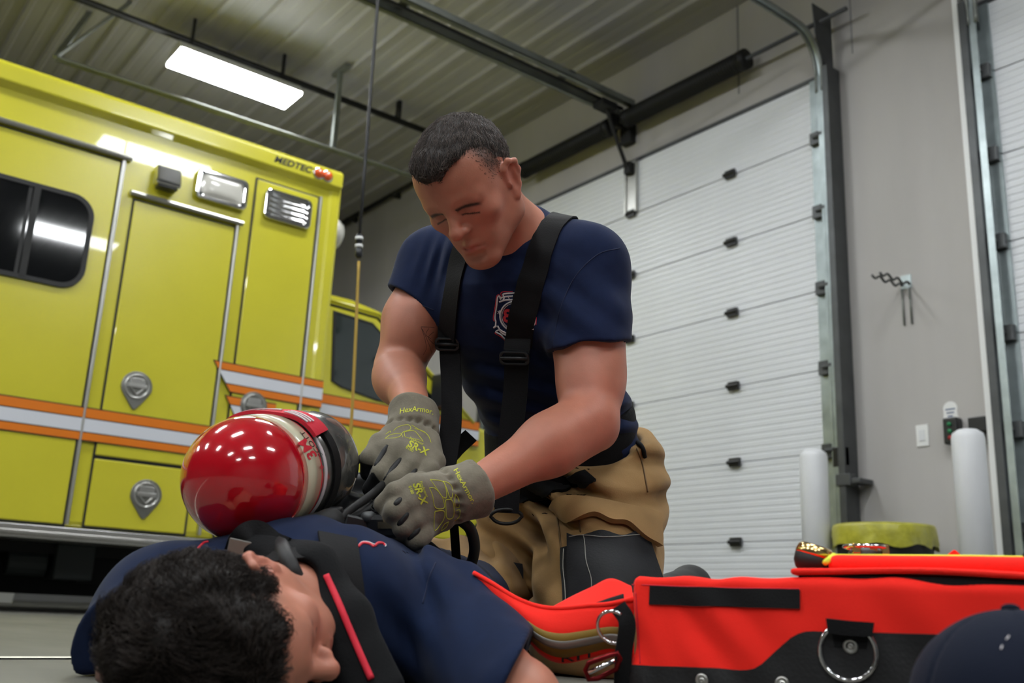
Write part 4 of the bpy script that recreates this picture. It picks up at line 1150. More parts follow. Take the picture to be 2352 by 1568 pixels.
# waistband and dark lining
Wb = Fld().add(econe(pw + UP * .030, pw - UP * .04, (.165, .134), (.163, .132), tS), 0)
Wb.cut(half(pw - UP * .055, -nz(pw - hip)), .004)
Wb.cut(half(pw + UP * .045, nz(nz(pw - hip) + D(.05, .6, -.05))), .004)
sdf_obj('waist_lining', Wb, *bbox([pw], .26), .005, 'pad_black', kn)
patch_on('lining_patch', Tp, lambda u, v: (1118 + 225 * u + 26 * v, 1132 - 48 * u + v * (36 - 12 * u + 3 * np.sin(u * 30))), 'pad_black', to, .002, .004, 24, 8, 1.3, 2.6)
cordP, cordN = P3(Tp, [(1440, 988), (1458, 1008), (1474, 1030), (1478, 1048)], 1.5, 2.5, .004)
MB().tube(cordP, .0045, 8).build('drawcord', 'webbing', kn, True)
# thigh pocket: black leather body, tan flap with a scalloped hem
def quadf(P0, P1, P2, P3_, top=None):
    def f(u, v):
        X = P0[0] * (1 - u) * (1 - v) + P1[0] * u * (1 - v) + P2[0] * u * v + P3_[0] * (1 - u) * v
        Y = P0[1] * (1 - u) * (1 - v) + P1[1] * u * (1 - v) + P2[1] * u * v + P3_[1] * (1 - u) * v
        if top: Y = Y + (1 - v) * top(u)
        return X, Y
    return f
KP = Fld(); KP.ops = list(Tp.ops)
pk = patch_on('knee_pocket', Tp, quadf((1302, 1232), (1478, 1224), (1520, 1345), (1312, 1392), lambda u: 7 * np.sin(u * 11)), 'black_leather', to, .003, .005, 30, 20, 1.3, 2.6)
patch_on('knee_side_panel', Tp, quadf((1289, 1262), (1306, 1258), (1316, 1400), (1296, 1398)), 'black_leather', to, .001, .004, 6, 20, 1.3, 2.6)
patch_on('knee_patch', Tp, quadf((1148, 1292), (1196, 1302), (1206, 1365), (1160, 1352)), 'black_leather', to, .002, .006, 10, 10, 1.3, 2.6)
def flapf(u, v):
    t_ = (1272 + 232 * u, 1153 + 6 * u + 30 * u * u); b_ = (1312 + 192 * u, 1190 + 14 * u + 58 * u * u * u + 4 * np.sin(u * 17))
    return t_[0] * (1 - v) + b_[0] * v, t_[1] * (1 - v) + b_[1] * v
patch_on('pocket_flap', Tp, flapf, 'tan', to, .010, .007, 34, 12, 1.3, 2.6)
cord_on('stitching', Tp, [[(1343, 1234), (1346, 1290), (1358, 1330), (1360, 1356)], [(1298, 1268), (1304, 1392)], [(1308, 1242), (1345, 1236), (1400, 1238), (1470, 1232)]], .0009, 'stitch', to, .0085, 1.3, 2.6, 30, 1)
cord_on('leg_seam', Tp, [[(1276, 1168), (1287, 1240), (1292, 1300), (1296, 1390)], [(1463, 1030), (1476, 1070), (1487, 1130)], [(1330, 1172), (1334, 1222)]], .0016, mat('tan_dark', (.13, .075, .03), .9), to, .001, 1.3, 2.6, 30, 2)
# boots, toes tucked under
for kk, an, m_ in ((0, J(1566, 1372, 2.24), 1), (1, J(1345, 1420, 2.52), 1)):
    leg = nz(an - (knL if kk == 0 else knR)); leg[2] = 0; leg = nz(leg)
    toe = np.array([an[0], an[1], .045]) - leg * .02; heel = np.array([an[0], an[1], .175]) + leg * .07
    Bt = Fld()
    Bt.add(cone(toe, (toe + heel) / 2, .045, .044), .02); Bt.add(cone((toe + heel) / 2, heel, .044, .042), .02)
    Bt.add(cone(heel, an - leg * .08, .046, .05), .03)
    for q in range(9):
        f = q / 8; c_ = toe * (1 - f) + heel * f + leg * .040
        Bt.add(rbox(c_, (np.cross(leg, (0, 0, 1)), leg, nz(heel - toe)), (.040, .012, .0045), .002), .001)
    Bt.cut(half((0, 0, .003), (0, 0, -1)), .004)
    lo, hi = bbox([an, toe, heel], .12); lo[2] = 0
    sdf_obj('boot', Bt, lo, hi, .0035, 'black_rubber', kn)
# ---- the kneeling person's short hair: a shell on the skull, and small strands
def hq(V, C=HC, E=hE, U=hU, N=hN): q = V - C; return q @ E, q @ U, q @ N
HF = Fld()
HF.add(ell(hL(0, .047, -.012), (hE, hU, hN), (.0785, .0835, .0965)), 0)
HF.add(ell(hL(0, .083, .034), (hE, hU, hN), (.058, .038, .064)), .02)
def hairline(p):
    e, u, n = hq(p); ae = np.abs(e)
    lim = np.where(n > .03, .048 + .5 * (n - .03) + .030 * np.clip((ae - .012) / .035, 0, 1), .040 + .73 * n) + .030 * np.clip((ae - .05) / .02, 0, 1) * np.clip((n - .01) / .03, 0, 1)
    return (lim - u) * .75
HF.cut((HC, 1e9, hairline), .010)
HF.disp(lambda p: .0012 * wob(p, 160))
hV, hQ = mesh_sdf(HF, *bbox([HC + .16, HC - .16], .02), .0026)
area = np.linalg.norm(tri_norms(hV, hQ), axis=1); ctr = hV[hQ].mean(1); nn = nz(tri_norms(hV, hQ))
if ((nn * (ctr - HC)).sum(1) > 0).mean() < .5: nn = -nn
e, u, n = hq(ctr)
keep = (u > .02) & (nn @ nz(hL(0, -.05, 0) - HC) < .75)
pick = rng.choice(np.nonzero(keep)[0], 15000, p=area[keep] / area[keep].sum())
P = ctr[pick] + rng.normal(0, .0012, (15000, 3)); Nn = nn[pick]
e, u, n = hq(P)
comb = hN[None] * 1.0 - hU[None] * .15 + hE[None] * (np.sign(e) * .25)[:, None] - hU[None] * (np.clip((np.abs(e) - .045) / .03, 0, 1) * 1.1)[:, None] + rng.normal(0, .22, (15000, 3))
comb = comb - Nn * (comb * Nn).sum(1)[:, None]
L_ = np.clip(.008 + .10 * (u - .03), .004, .0150) * rng.uniform(.6, 1.25, 15000)
sv, sq = strands(P - Nn * .001, Nn, nz(comb) + Nn * .30, L_, np.full(15000, .00055), .0008)
hb = np.array([.060, .046, .039])
# clipped sides fading down to the ear
e, u, n = hq(BV); near = np.linalg.norm(BV - HC, axis=1) < .16
dens = np.clip((u - .004 - .42 * np.clip(n, -.1, .1)) / .035, 0, 1) * np.clip((.055 - n) / .02, 0, 1) * (np.abs(e) > .03) * near * (u > -.05)
dens = dens * (1 - (np.abs(e) > .0765))
ii = rng.choice(len(BV), 7000, p=dens / dens.sum()); bn = grad(B, BV[ii])
fv, fq = strands(BV[ii] + rng.normal(0, .0008, (7000, 3)), bn, nz(-hU[None] - hN[None] * .5 + rng.normal(0, .3, (7000, 3))) + bn * .5, rng.uniform(.002, .005, 7000), np.full(7000, .0004), 0, 3)
cc = np.concatenate([np.tile(hb * .33, (len(hV), 1)), np.repeat(hb * rng.uniform(.45, 1.9, (15000, 1)), 12, axis=0), np.repeat(hb * rng.uniform(.5, 1.5, (7000, 1)), 12, axis=0)])
to_obj('hair', np.vstack([hV, sv, fv]), np.vstack([hQ, sq + len(hV), fq + len(hV) + len(sv)]), 'hair', kn, True, cc)

# ---- gloves
GG, GB = np.array(lin('7a7466')[:3]), np.array([.0065, .0065, .0075])
def glove(name, cuff, palm, fingers, thumb, tips, side):
    """cuff: (open end, gather) centres; palm: (wrist, knuckle centre); fingers: joint lists with radii"""
    G = Fld()
    a, b = cuff
    G.add(capcone(a[0], b[0], a[1], b[1], .012), 0)
    G.add(econe(b[0], palm[0][0], (b[1] * .93, b[1] * .86), palm[0][1], side), .02)
    G.add(econe(palm[0][0], palm[1][0], palm[0][1], palm[1][1], side), .02)
    for f in fingers + [thumb]:
        F_ = Fld()
        for (p0, r0), (p1, r1) in zip(f[:-1], f[1:]): F_.add(cone(p0, p1, r0, r1), .006)
        ops = F_.ops; pts = np.array([q[0] for q in f])
        G.add((pts.mean(0), np.linalg.norm(pts - pts.mean(0), axis=1).max() + .02, (lambda o: lambda p: o(p))(F_)), .0075)
    ax = nz(b[0] - a[0])
    G.sub(capcone(a[0] - ax * .03, a[0] + ax * .018, a[1] - .0055, a[1] - .007, .004), .003)
    def dsp(p):
        z = (p - b[0]) @ ax
        ring = np.exp(-(z / .006) ** 2); an = np.arctan2((p - b[0]) @ side, (p - b[0]) @ np.cross(ax, side))
        return .0010 * wob(p, 85) + .0012 * wob(p, 45, 2) + ring * (.0042 + .0018 * np.sin(an * 16))
    G.disp(dsp)
    def col(V):
        c = np.tile(GG, (len(V), 1)) * (1 + .10 * wob(V, 60)[:, None])
        for (tp, tn) in tips:
            w = np.clip(((V - tp) @ tn) / .0012, 0, 1) * (np.linalg.norm(V - tp, axis=1) < .034)
            c = c * (1 - w[:, None]) + GB * w[:, None]
        return c
    allp = [a[0], b[0]] + [q[0] for f in fingers + [thumb] for q in f]
    o, V, Q = sdf_obj(name, G, *bbox(allp, .06), .0018, 'glove', kn, col)
    return o, G
sR = D(.90, -.42, .10)
R_ = lambda x, y, d: J(x, y, d)
fR = [[(R_(905, 1000, 1.665), .018), (R_(872, 1018, 1.625), .0165), (R_(849, 1052, 1.60), .0150), (R_(845, 1086, 1.605), .0135)],
      [(R_(925, 1010, 1.655), .018), (R_(903, 1042, 1.605), .0170), (R_(874, 1088, 1.575), .0155), (R_(853, 1122, 1.585), .0145)],
      [(R_(955, 1020, 1.65), .018), (R_(942, 1066, 1.595), .0165), (R_(910, 1104, 1.565), .0150), (R_(872, 1138, 1.57), .0135)],
      [(R_(985, 1030, 1.655), .017), (R_(985, 1080, 1.60), .0160), (R_(960, 1112, 1.575), .0145), (R_(930, 1138, 1.58), .0125)]]
tipsR = [(R_(845, 1062, 1.60), D(-.25, -1, 0)), (R_(862, 1098, 1.58), D(-.6, -.8, 0)), (R_(888, 1120, 1.57), D(-.85, -.6, 0))]
gR, GR = glove('right_glove', ((R_(951, 940, 1.735), .0465), (R_(946, 1002, 1.685), .0415)), ((R_(943, 1012, 1.672), (.047, .030)), (R_(935, 1048, 1.615), (.054, .027))), fR,
               [(R_(985, 1010, 1.665), .017), (R_(1000, 1060, 1.63), .016), (R_(985, 1108, 1.60), .014)], tipsR, sR)
sL = D(.18, .97, .10)
fL = [[(R_(985, 1118, 1.50), .018), (R_(948, 1112, 1.475), .0165), (R_(908, 1130, 1.455), .0150), (R_(880, 1158, 1.46), .0135)],
      [(R_(975, 1145, 1.495), .018), (R_(938, 1154, 1.455), .0175), (R_(908, 1172, 1.44), .0160), (R_(892, 1196, 1.455), .014)],
      [(R_(980, 1175, 1.495), .018), (R_(948, 1190, 1.455), .0175), (R_(925, 1207, 1.445), .0160), (R_(912, 1228, 1.46), .0140)],
      [(R_(990, 1205, 1.50), .017), (R_(968, 1226, 1.465), .0165), (R_(955, 1238, 1.455), .0150), (R_(940, 1250, 1.475), .013)]]
gL, GL = glove('left_glove', ((R_(1105, 1116, 1.545), .0475), (R_(1026, 1142, 1.515), .0405)), ((R_(1010, 1150, 1.51), (.044, .030)), (R_(960, 1170, 1.475), (.056, .027))), fL,
               [(R_(1015, 1110, 1.53), .016), (R_(965, 1105, 1.54), .015), (R_(910, 1125, 1.53), .013)], [], sL)
# black gussets between the fingers
def slit(G, par, x0, y0, x1, y1, w):
    P, N = trace(G, np.linspace(x0, x1, 9), np.linspace(y0, y1, 9), 1.2, 2.0)
    for _ in range(6): P[1:-1] = (P[:-2] + P[1:-1] + P[2:]) / 3
    rr = w * np.array([.55, .8, .95, 1, 1, 1, .95, .8, .5])
    MB().tube(P - N * w * .35, rr, 10).build('finger_gusset', 'glove_black', par, True)
for a in ((890, 1021, 860, 1070, .0052), (920, 1052, 880, 1104, .0055), (957, 1077, 928, 1112, .0055)): slit(GR, gR, *a)
for a in ((921, 1143, 906, 1160, .0045), (938, 1178, 913, 1207, .0052), (965, 1213, 936, 1240, .0052)): slit(GL, gL, *a)
# yellow printing
def glove_print(G, par, hexp, lines, srx, fire, num, xs):
    t0, t1 = 1.25, 1.95
    cord_on('back_print', G, lines, .00062, 'glove_yellow', par, .0001, t0, t1, 26, 1, joined=True)
    for s, spec in ((('HexArmor.'), hexp), (('SR-X'), srx), (('FireArmor'), fire), (('8180'), num)):
        org, xd, yd, b = spec
        text_on('lettering', G, s, org, xd, yd, 'glove_yellow', par, .0007, t0, t1, b, .028 if s == 'SR-X' else .008)
arc = lambda k: (lambda V: np.stack([V[:, 0], V[:, 1] - k * (V[:, 0] - 2.4) ** 2 + k * 5.76], 1))
ital = lambda V: np.stack([V[:, 0] + .18 * V[:, 1], V[:, 1]], 1)
glove_print(GR, gR, ((917, 951), (16.5, .5), (2, -17), arc(.075)),
    [[(903, 990), (915, 980), (938, 975), (943, 986), (925, 992), (916, 1004), (884, 1007)], [(884, 1007), (898, 998), (920, 996), (925, 1004)], [(928, 992), (950, 989), (965, 1004), (972, 1014)], [(928, 992), (932, 1004), (955, 1008), (972, 1014)], [(945, 976), (965, 988), (982, 998), (990, 1016)], [(952, 984), (972, 990), (983, 1000)], [(886, 997), (896, 990), (897, 993)]],
    ((935, 1024), (21, 10.5), (6, -21), ital), ((940, 1009), (7.2, 3.2), (2, -8.5), None), ((931, 1029), (8.5, 4.8), (4, -9.0), None), 0)
glove_print(GL, gL, ((1041, 1079), (9.2, 16.6), (14, -7.5), None),
    [[(988, 1101), (1012, 1104), (1022, 1112), (1026, 1142), (1015, 1140), (1003, 1122), (988, 1101)], [(1018, 1105), (1028, 1108), (1038, 1118), (1039, 1140), (1033, 1143), (1026, 1122), (1018, 1105)],
     [(986, 1120), (998, 1121), (1014, 1138), (1021, 1166), (999, 1166), (994, 1140), (986, 1120)], [(1023, 1148), (1038, 1148), (1043, 1170), (1040, 1189), (1026, 1190), (1024, 1168), (1023, 1148)],
     [(999, 1174), (1020, 1173), (1020, 1190), (1010, 1206), (998, 1219), (997, 1196), (999, 1174)], [(1046, 1135), (1053, 1145), (1055, 1164), (1046, 1163), (1044, 1148), (1046, 1135)], [(1048, 1172), (1056, 1171), (1055, 1186), (1044, 1196)], [(1030, 1198), (1020, 1204), (1013, 1218), (1025, 1210), (1030, 1198)]],
    ((948, 1111), (9.0, 22.5), (21, -8), ital), ((963, 1106), (3.5, 8.3), (8.5, -3), None), ((938, 1117), (3.6, 9.4), (9.5, -4), None), 0)
# ---------------------------------------------------------------- the person lying face down
ly = base_empty('person', (-1.25, .75, 0), 'person with dark curly hair lying face down on the floor in a navy T-shirt', 'person')
LC = J(542, 1458, 1.09)
lN = D(.93, -.36, .10); lE = D(.36, .93, .0); lE = nz(lE - lN * (lE @ lN)); lU = np.cross(lN, lE)
if lU @ D(0, 0, 1) < 0: lU = -lU
lsh, rsh = J(390, 1418, 1.30), J(1008, 1428, 1.40)
lS = nz(rsh - lsh)
spine = [J(690, 1385, 1.33), J(800, 1375, 1.52), J(915, 1370, 1.74), J(1015, 1368, 1.95)]
LB = Fld()
lL = head_fld(LB, LC, lE, lU, lN, .97)
lnk = J(640, 1405, 1.22)
LB.add(cone(LC - lU * .05 - lN * .02, lnk, .056, .06), .02)
LB.chain([lnk] + spine[:3], [(.06, .05), (.14, .07), (.15, .075), (.13, .07)], lS, .05)
rcf, rel_, rwr = J(1165, 1570, 1.21), J(1195, 1612, 1.17), J(1262, 1700, 1.05)
lcf, lel, lwr = J(300, 1500, 1.20), J(330, 1540, 1.12), J(470, 1640, .98)
for a_, b_, c_ in ((rsh, rel_, rwr), (lsh, lel, lwr)):
    LB.add(cone(a_, b_, .058, .046), .04); LB.add(cone(b_, c_, .045, .032), .02)
    hd = nz(c_ - b_)
    LB.add(ell(c_ + hd * .04, (hd, (0, 0, 1), (1, 0, 0)), (.05, .022, .04)), .02)
    sd_ = nz(np.cross(hd, (0, 0, 1)))
    for k in range(4):
        f0 = c_ + hd * .075 + sd_ * (.022 * (k - 1.5)); ln = (.055, .065, .062, .048)[k]
        f1 = f0 + hd * ln * .55 + np.array([0, 0, .008]); f2 = f0 + hd * ln + np.array([0, 0, -.006])
        LB.add(cone(f0 - hd * .03, f1, .010, .009), .006); LB.add(cone(f1, f2, .009, .007), .003)
    LB.add(cone(c_ + hd * .02 - sd_ * .03, c_ + hd * .07 - sd_ * .055, .012, .009), .008)
LB.cut(half((0, 0, .003), (0, 0, -1)), .004)
def lcol(V): return head_col(V, LC, lE, lU, lN, .97, .8, True)
lo, hi = bbox([LC + .17, LC - .17, lsh, rsh, rwr, lwr, spine[2]], .12); lo[2] = 0
lbo, _, _ = sdf_obj('body', LB, lo, hi, .0028, 'skin', ly, lcol)
LS = Fld()
LS.chain(spine, [(.165, .088), (.175, .088), (.160, .082), (.165, .085)], lS, .05)
LS.add(econe(spine[0] - lS * .01, lsh, (.092, .10), (.088, .09), (0, 0, 1)), .06)
LS.add(econe(spine[0] + lS * .01, rsh, (.088, .10), (.076, .085), (0, 0, 1)), .06)
LS.add(cone(lnk + (spine[0] - lnk) * .25, spine[0], .066, .085), .05)
for sh_, cf_ in ((rsh, rcf), (lsh, lcf)):
    n_ = nz(cf_ - sh_); ext = n_ * .05
    if cf_ is rcf: n_ = D(.88, -.42, .18)
    Sl = Fld().add(cone(sh_, cf_ + ext, .078, .073), 0).cut(half(cf_, n_), .004).sub(capcone(cf_ - n_ * .012, cf_ + n_ * .03, .054, .056), .004)
    LS.add(comp(Sl, [sh_, cf_], .09), .045)
LS.cut(half((0, 0, .003), (0, 0, -1)), .006)
def ls_folds(p):
    d = .004 * wob(p, 24) + .003 * wob(p, 45, 3)
    d = d + fold(p, J(880, 1330, 1.45), D(.75, .6, 0), .040, .008, .13, 1.1)
    d = d + fold(p, J(960, 1380, 1.35), D(.8, .55, 0), .05, .006, .10, 1.1, 1)
    return d
LS.disp(ls_folds)
lo, hi = bbox([lsh, rsh, rcf, lcf] + spine, .13); lo[2] = 0
lso, _, _ = sdf_obj('t_shirt', LS, lo, hi, .0036, 'shirt_blue', ly)
cord_on('sleeve_seam', LS, [[(1000, 1292), (985, 1330), (970, 1385)], [(312, 1330), (300, 1370), (290, 1420)]], .0014, 'seam_navy', lso, 0, .9, 2.2, 30, 2)
# print on the back, mostly under the pack
cord_on('back_print', LS, [[(822, 1256), (832, 1247), (848, 1249), (858, 1256)], [(860, 1254), (868, 1247), (880, 1248), (884, 1253)]], .0022, 'red_print', lso, 0, .9, 2.2, 16, 1)
cord_on('back_print_edge', LS, [[(820, 1258), (830, 1245), (848, 1246), (860, 1252), (868, 1245), (885, 1250), (884, 1256)], [(700, 1256), (715, 1251), (738, 1250)]], .0008, 'white_print', lso, .001, .9, 2.2, 20, 1)
cord_on('back_print', LS, [[(452, 1262), (466, 1248), (478, 1244)]], .0022, 'red_print', lso, 0, .9, 2.2, 16, 1)
# trousers
LT = Fld()
LT.chain([J(985, 1368, 1.88), J(1035, 1362, 2.02), J(1085, 1372, 2.18)], [(.165, .085), (.18, .10), (.16, .09)], lS, .05)
for a_, b_, c_ in ((J(1120, 1375, 2.12), J(1215, 1402, 2.62), J(1290, 1412, 3.05)), (J(980, 1380, 2.2), J(1040, 1402, 2.68), J(1100, 1410, 3.1))):
    LT.add(cone(a_, b_, .095, .082), .05); LT.add(cone(b_, c_, .082, .07), .03)
LT.cut(half((0, 0, .003), (0, 0, -1)), .006)
LT.disp(lambda p: .006 * wob(p, 17) + .004 * wob(p, 34, 1) + fold(p, J(1080, 1320, 1.95), D(.8, .6, 0), .06, .010, .15, .9))
lo, hi = bbox([J(985, 1368, 1.88), J(1290, 1412, 3.05), J(1100, 1410, 3.1), J(980, 1380, 2.2)], .16); lo[2] = 0
sdf_obj('turnout_trousers', LT, lo, hi, .0055, 'tan', ly)
for c_, dr in ((J(1300, 1412, 3.12), 0), (J(1110, 1410, 3.17), 0)):
    leg = nz(np.array([FW[0] + .1, FW[1] + .1, 0])); Bt = Fld()
    b0 = np.array([c_[0], c_[1], .06]); Bt.add(cone(b0 - leg * .06, b0 + leg * .02, .06, .052), 0); Bt.add(cone(b0 + leg * .02, b0 + leg * .02 + (0, 0, .0) + leg * .16, .05, .042), .02)
    Bt.add(rbox(b0 + leg * .02 + (0, 0, .05), (leg, np.cross(leg, (0, 0, 1)), (0, 0, 1)), (.045, .04, .02), .01), .01)
    Bt.cut(half((0, 0, .003), (0, 0, -1)), .004)
    lo, hi = bbox([b0, b0 + leg * .2], .09); lo[2] = 0
    sdf_obj('boot', Bt, lo, hi, .006, 'black_rubber', ly)
# dark curly hair
def lq(V): q = (V - LC) / .97; return q @ lE, q @ lU, q @ lN
LH = Fld()
LH.add(ell(lL(0, .050, -.022), (lE, lU, lN), (.084, .098, .096)), 0)
LH.add(ell(lL(0, .085, .024), (lE, lU, lN), (.064, .042, .052)), .03)
def lhair(p):
    e, u, n = lq(p); ae = np.abs(e)
    lim = np.where(n > .02, .045 + .62 * (n - .02), .045 + .82 * (n - .02) - .3 * np.clip(-.02 - n, 0, 1)) - .018 * np.clip((ae - .045) / .025, 0, 1) * (n > .0) * (n < .05)
    return (lim - u) * .7
LH.cut((LC, 1e9, lhair), .012)
LH.disp(lambda p: .006 * wob(p, 75) + .0035 * wob(p, 140, 1))
hV, hQ = mesh_sdf(LH, *bbox([LC + .17, LC - .17], .02), .003)
hV[:, 2] = np.maximum(hV[:, 2], .004)
area = np.linalg.norm(tri_norms(hV, hQ), axis=1); ctr = hV[hQ].mean(1); nn = nz(tri_norms(hV, hQ))
if ((nn * (ctr - LC)).sum(1) > 0).mean() < .5: nn = -nn
keep = (nn @ FW < .35) & (ctr[:, 2] > .012)
NS = 13000
pick = rng.choice(np.nonzero(keep)[0], NS, p=area[keep] / area[keep].sum())
P = ctr[pick] + rng.normal(0, .0015, (NS, 3)); Nn = nn[pick]
sw_ = np.stack([wob(P, 40, 1), wob(P, 43, 4), wob(P, 39, 7)], 1)
comb = -lU[None] * .45 - lN[None] * .25 + sw_ * 1.3 + rng.normal(0, .14, (NS, 3))
comb = comb - Nn * (comb * Nn).sum(1)[:, None]
sv, sq = strands(P - Nn * .002, Nn, nz(comb) + Nn * .5, rng.uniform(.010, .026, NS) * np.clip(1.25 - np.abs(lq(P)[0]) / .12, .35, 1), np.full(NS, .00065), .0042, 5)
sv[:, 2] = np.maximum(sv[:, 2], .003)
hb = np.array([.017, .012, .0095])
cc = np.concatenate([np.tile(hb * .5, (len(hV), 1)), np.repeat(hb * rng.uniform(.5, 1.9, (NS, 1)), 18, axis=0)])
to_obj('hair', np.vstack([hV, sv]), np.vstack([hQ, sq + len(hV)]), 'hair', ly, True, cc)

# ---------------------------------------------------------------- breathing-air pack on the lying person's back
ap = base_empty('air_pack', (-1.4, .7, .2), 'red-domed air cylinder with black harness strapped on the lying person\'s back', 'air pack')
cA, cB = J(566, 1098, 1.38), J(700, 1066, 1.575); ca = nz(cB - cA); CR = .0865; CL = np.linalg.norm(cB - cA)
dome = [(-math.cos(q) * .092, CR * math.sin(q)) for q in np.linspace(0, math.pi / 2, 18)]
cyl = MB().lathe(cA, ca, [(.056, CR - .002), (CL, CR - .001)] + [(CL + math.sin(q) * .07, .022 + (CR - .023) * math.cos(q)) for q in np.linspace(.1, math.pi / 2, 12)] + [(CL + .09, .022), (CL + .09, 0)], 64).build('cylinder_wrap', 'carbon', ap, True, label='scratched grey composite wrap')
MB().lathe(cA, ca, dome + [(.0, CR), (.012, CR), (.0125, CR - .001)], 72).build('cylinder_dome', 'red_paint', ap, True, label='glossy red dome')
MB().lathe(cA, ca, [(.0122, CR - .001), (.0126, CR + .0005), (.058, CR + .0005), (.0585, CR - .001)], 72).build('label_band', 'cream_label', ap, True, label='cream label band')
MB().lathe(cA, ca, [(.0582, CR - .001), (.0586, CR + .0008), (.061, CR + .0008), (.0615, CR - .001)], 72).build('label_edge', 'red_print', ap, True)
MB().lathe(cA, ca, [(.074, CR - .001), (.0745, CR + .0006), (.080, CR + .0006), (.0805, CR - .001)], 72).build('wrap_line', 'white_print', ap, True)
CF = Fld().add(cone(cA - ca * .0, cB, CR, CR), 0)
text_on('lettering', CF, '3M', (728, 1048), (-23, -33), (-25, 15), 'red_print', ap, .0012, 1.1, 1.9, None, .03)
text_on('lettering', CF, 'SCOTT', (741, 1046), (-14.5, -18), (-11, 7), 'dark_line', ap, .0012, 1.1, 1.9)
text_on('lettering', CF, 'o', (743, 1075), (-8, -15), (-16, 8), 'red_print', ap, .0012, 1.1, 1.9)
# retaining strap round the cylinder, red fabric tab on top
def around(s, a0, a1, r, n=40, slant=0.0):
    x = nz(np.cross(ca, (0, 0, 1))); 
    if x @ RT < 0: x = -x
    y = np.cross(x, ca); y = y if y[2] > 0 else -y
    q = np.radians(np.linspace(a0, a1, n)); N = x * np.cos(q)[:, None] + y * np.sin(q)[:, None]
    return cA + ca * (s + slant * np.linspace(0, 1, n))[:, None] + N * r, N
P, N = around(.112, 72, -62, CR + .0015)
ribbon('retaining_strap', P, N, .024, .003, 'webbing', ap)
P, N = around(.070, 140, 38, CR + .002, 40, .02)
P = P + N * (.0025 * np.sin(np.linspace(0, 9, 40)))[:, None]
tb = ribbon('strap_tab', P, N, .056, .005, 'red_cloth', ap, label='red fabric tab with white print')
for k in range(3):
    P, N = around(.060 + k * .011, 72, 50, CR + .0082, 20, .004)
    P = P + N * (.0025 * np.sin(np.linspace(6.0, 7.94, 20)))[:, None]
    ribbon('tab_print', P, N, .005, .0012, 'white_print', tb)
P, N = around(.070, 118, 80, CR + .0082, 24, .008)
ribbon('tab_print', P + N * (.0025 * np.sin(np.linspace(1.94, 5.3, 24)))[:, None], N, .010, .0012, 'white_print', tb)
mb = MB(); e = cA + ca * (CL + .09)
mb.lathe(e, ca, [(-.005, .02), (.02, .02), (.025, .03), (.06, .03), (.066, .02)], 18); mb.build('cylinder_valve', 'steel_dark', ap, True)
# frame under the cylinder
Hn = Fld()
b0, b1 = J(640, 1232, 1.40), J(905, 1228, 1.72)
up_ = np.array([0, 0, 1.0]); bx_ = nz(b1 - b0)
Hn.add(rbox((b0 + b1) / 2 - up_ * .008, (bx_, np.cross(up_, bx_), up_), (np.linalg.norm(b1 - b0) / 2 + .03, .060, .012), .008), 0)
Hn.add(rbox(J(800, 1180, 1.66), (bx_, np.cross(up_, bx_), up_), (.11, .055, .030), .02), .03)
Hn.add(rbox(J(850, 1150, 1.80), (bx_, np.cross(up_, bx_), up_), (.06, .050, .045), .02), .03)
sdf_obj('back_frame', Hn, *bbox([b0, b1, J(850, 1150, 1.8)], .12), .004, 'black_plastic', ap)
Hm = Fld().add(cone(J(658, 1221, 1.345), J(758, 1200, 1.40), .0165, .0185), 0).add(cone(J(758, 1200, 1.40), J(766, 1188, 1.43), .0185, .0150), .008)
sdf_obj('shoulder_hose_sleeve', Hm, *bbox([J(658, 1221, 1.345), J(766, 1188, 1.43)], .05), .0028, 'black_rubber', ap)
MB().obox(J(771, 1190, 1.425), (RT, UP, FW), (.010, .016, .008)).build('strap_buckle', 'black_plastic', ap, bevel=.003)
MB().beam(J(785, 1198, 1.43), J(868, 1216, 1.46), .018, .024).build('side_bracket', 'black_plastic', ap, bevel=.004)
rd = J(884, 1202, 1.47)
rdo = MB().obox(rd, (RT, UP, FW), (.026, .017, .03)).build('pressure_reducer', 'black_plastic', ap, bevel=.006)
MB().obox(J(862, 1215, 1.475), (RT, UP, FW), (.06, .010, .022)).build('reducer_base', 'black_plastic', ap, bevel=.006)
MB().obox(J(886, 1206, 1.4385), (RT, UP, FW), (.0115, .0046, .001)).build('reducer_label', 'brass', rdo, label='small bronze label')
MB().lathe(J(880, 1182, 1.475), UP, [(-.006, .017), (.004, .017), (.012, .0155), (.020, .0150), (.022, .011)], 24).build('pressure_knob', 'black_plastic', rdo, True)
MB().lathe(J(880, 1172, 1.475), UP, [(0, .0165), (.001, .0175), (.0075, .0175), (.0085, .0160)], 24).build('knob_ring', 'chrome', rdo, True)
MB().lathe(J(846, 1196, 1.45), UP, [(0, .011), (.010, .011), (.013, .007)], 14).build('hose_fitting', 'steel_dark', rdo, True)
def hose(pts, r, m='black_rubber', name='air_hose', n=40):
    return MB().tube(spline(np.array([J(*p) for p in pts]), n), r, 10).build(name, m, ap, True)
hose([(782, 1190, 1.42), (805, 1170, 1.45), (850, 1138, 1.50), (880, 1112, 1.56), (910, 1090, 1.62)], .0062)
hose([(795, 1196, 1.45), (840, 1172, 1.49), (875, 1150, 1.52), (905, 1140, 1.54)], .0075)
hh = hose([(1035, 1150, 1.58), (1052, 1188, 1.56), (1080, 1215, 1.56), (1090, 1258, 1.58), (1080, 1300, 1.61), (1060, 1335, 1.66)], .0090)
hose([(820, 1060, 1.80), (838, 1045, 1.78), (852, 1052, 1.74), (862, 1080, 1.7)], .006)
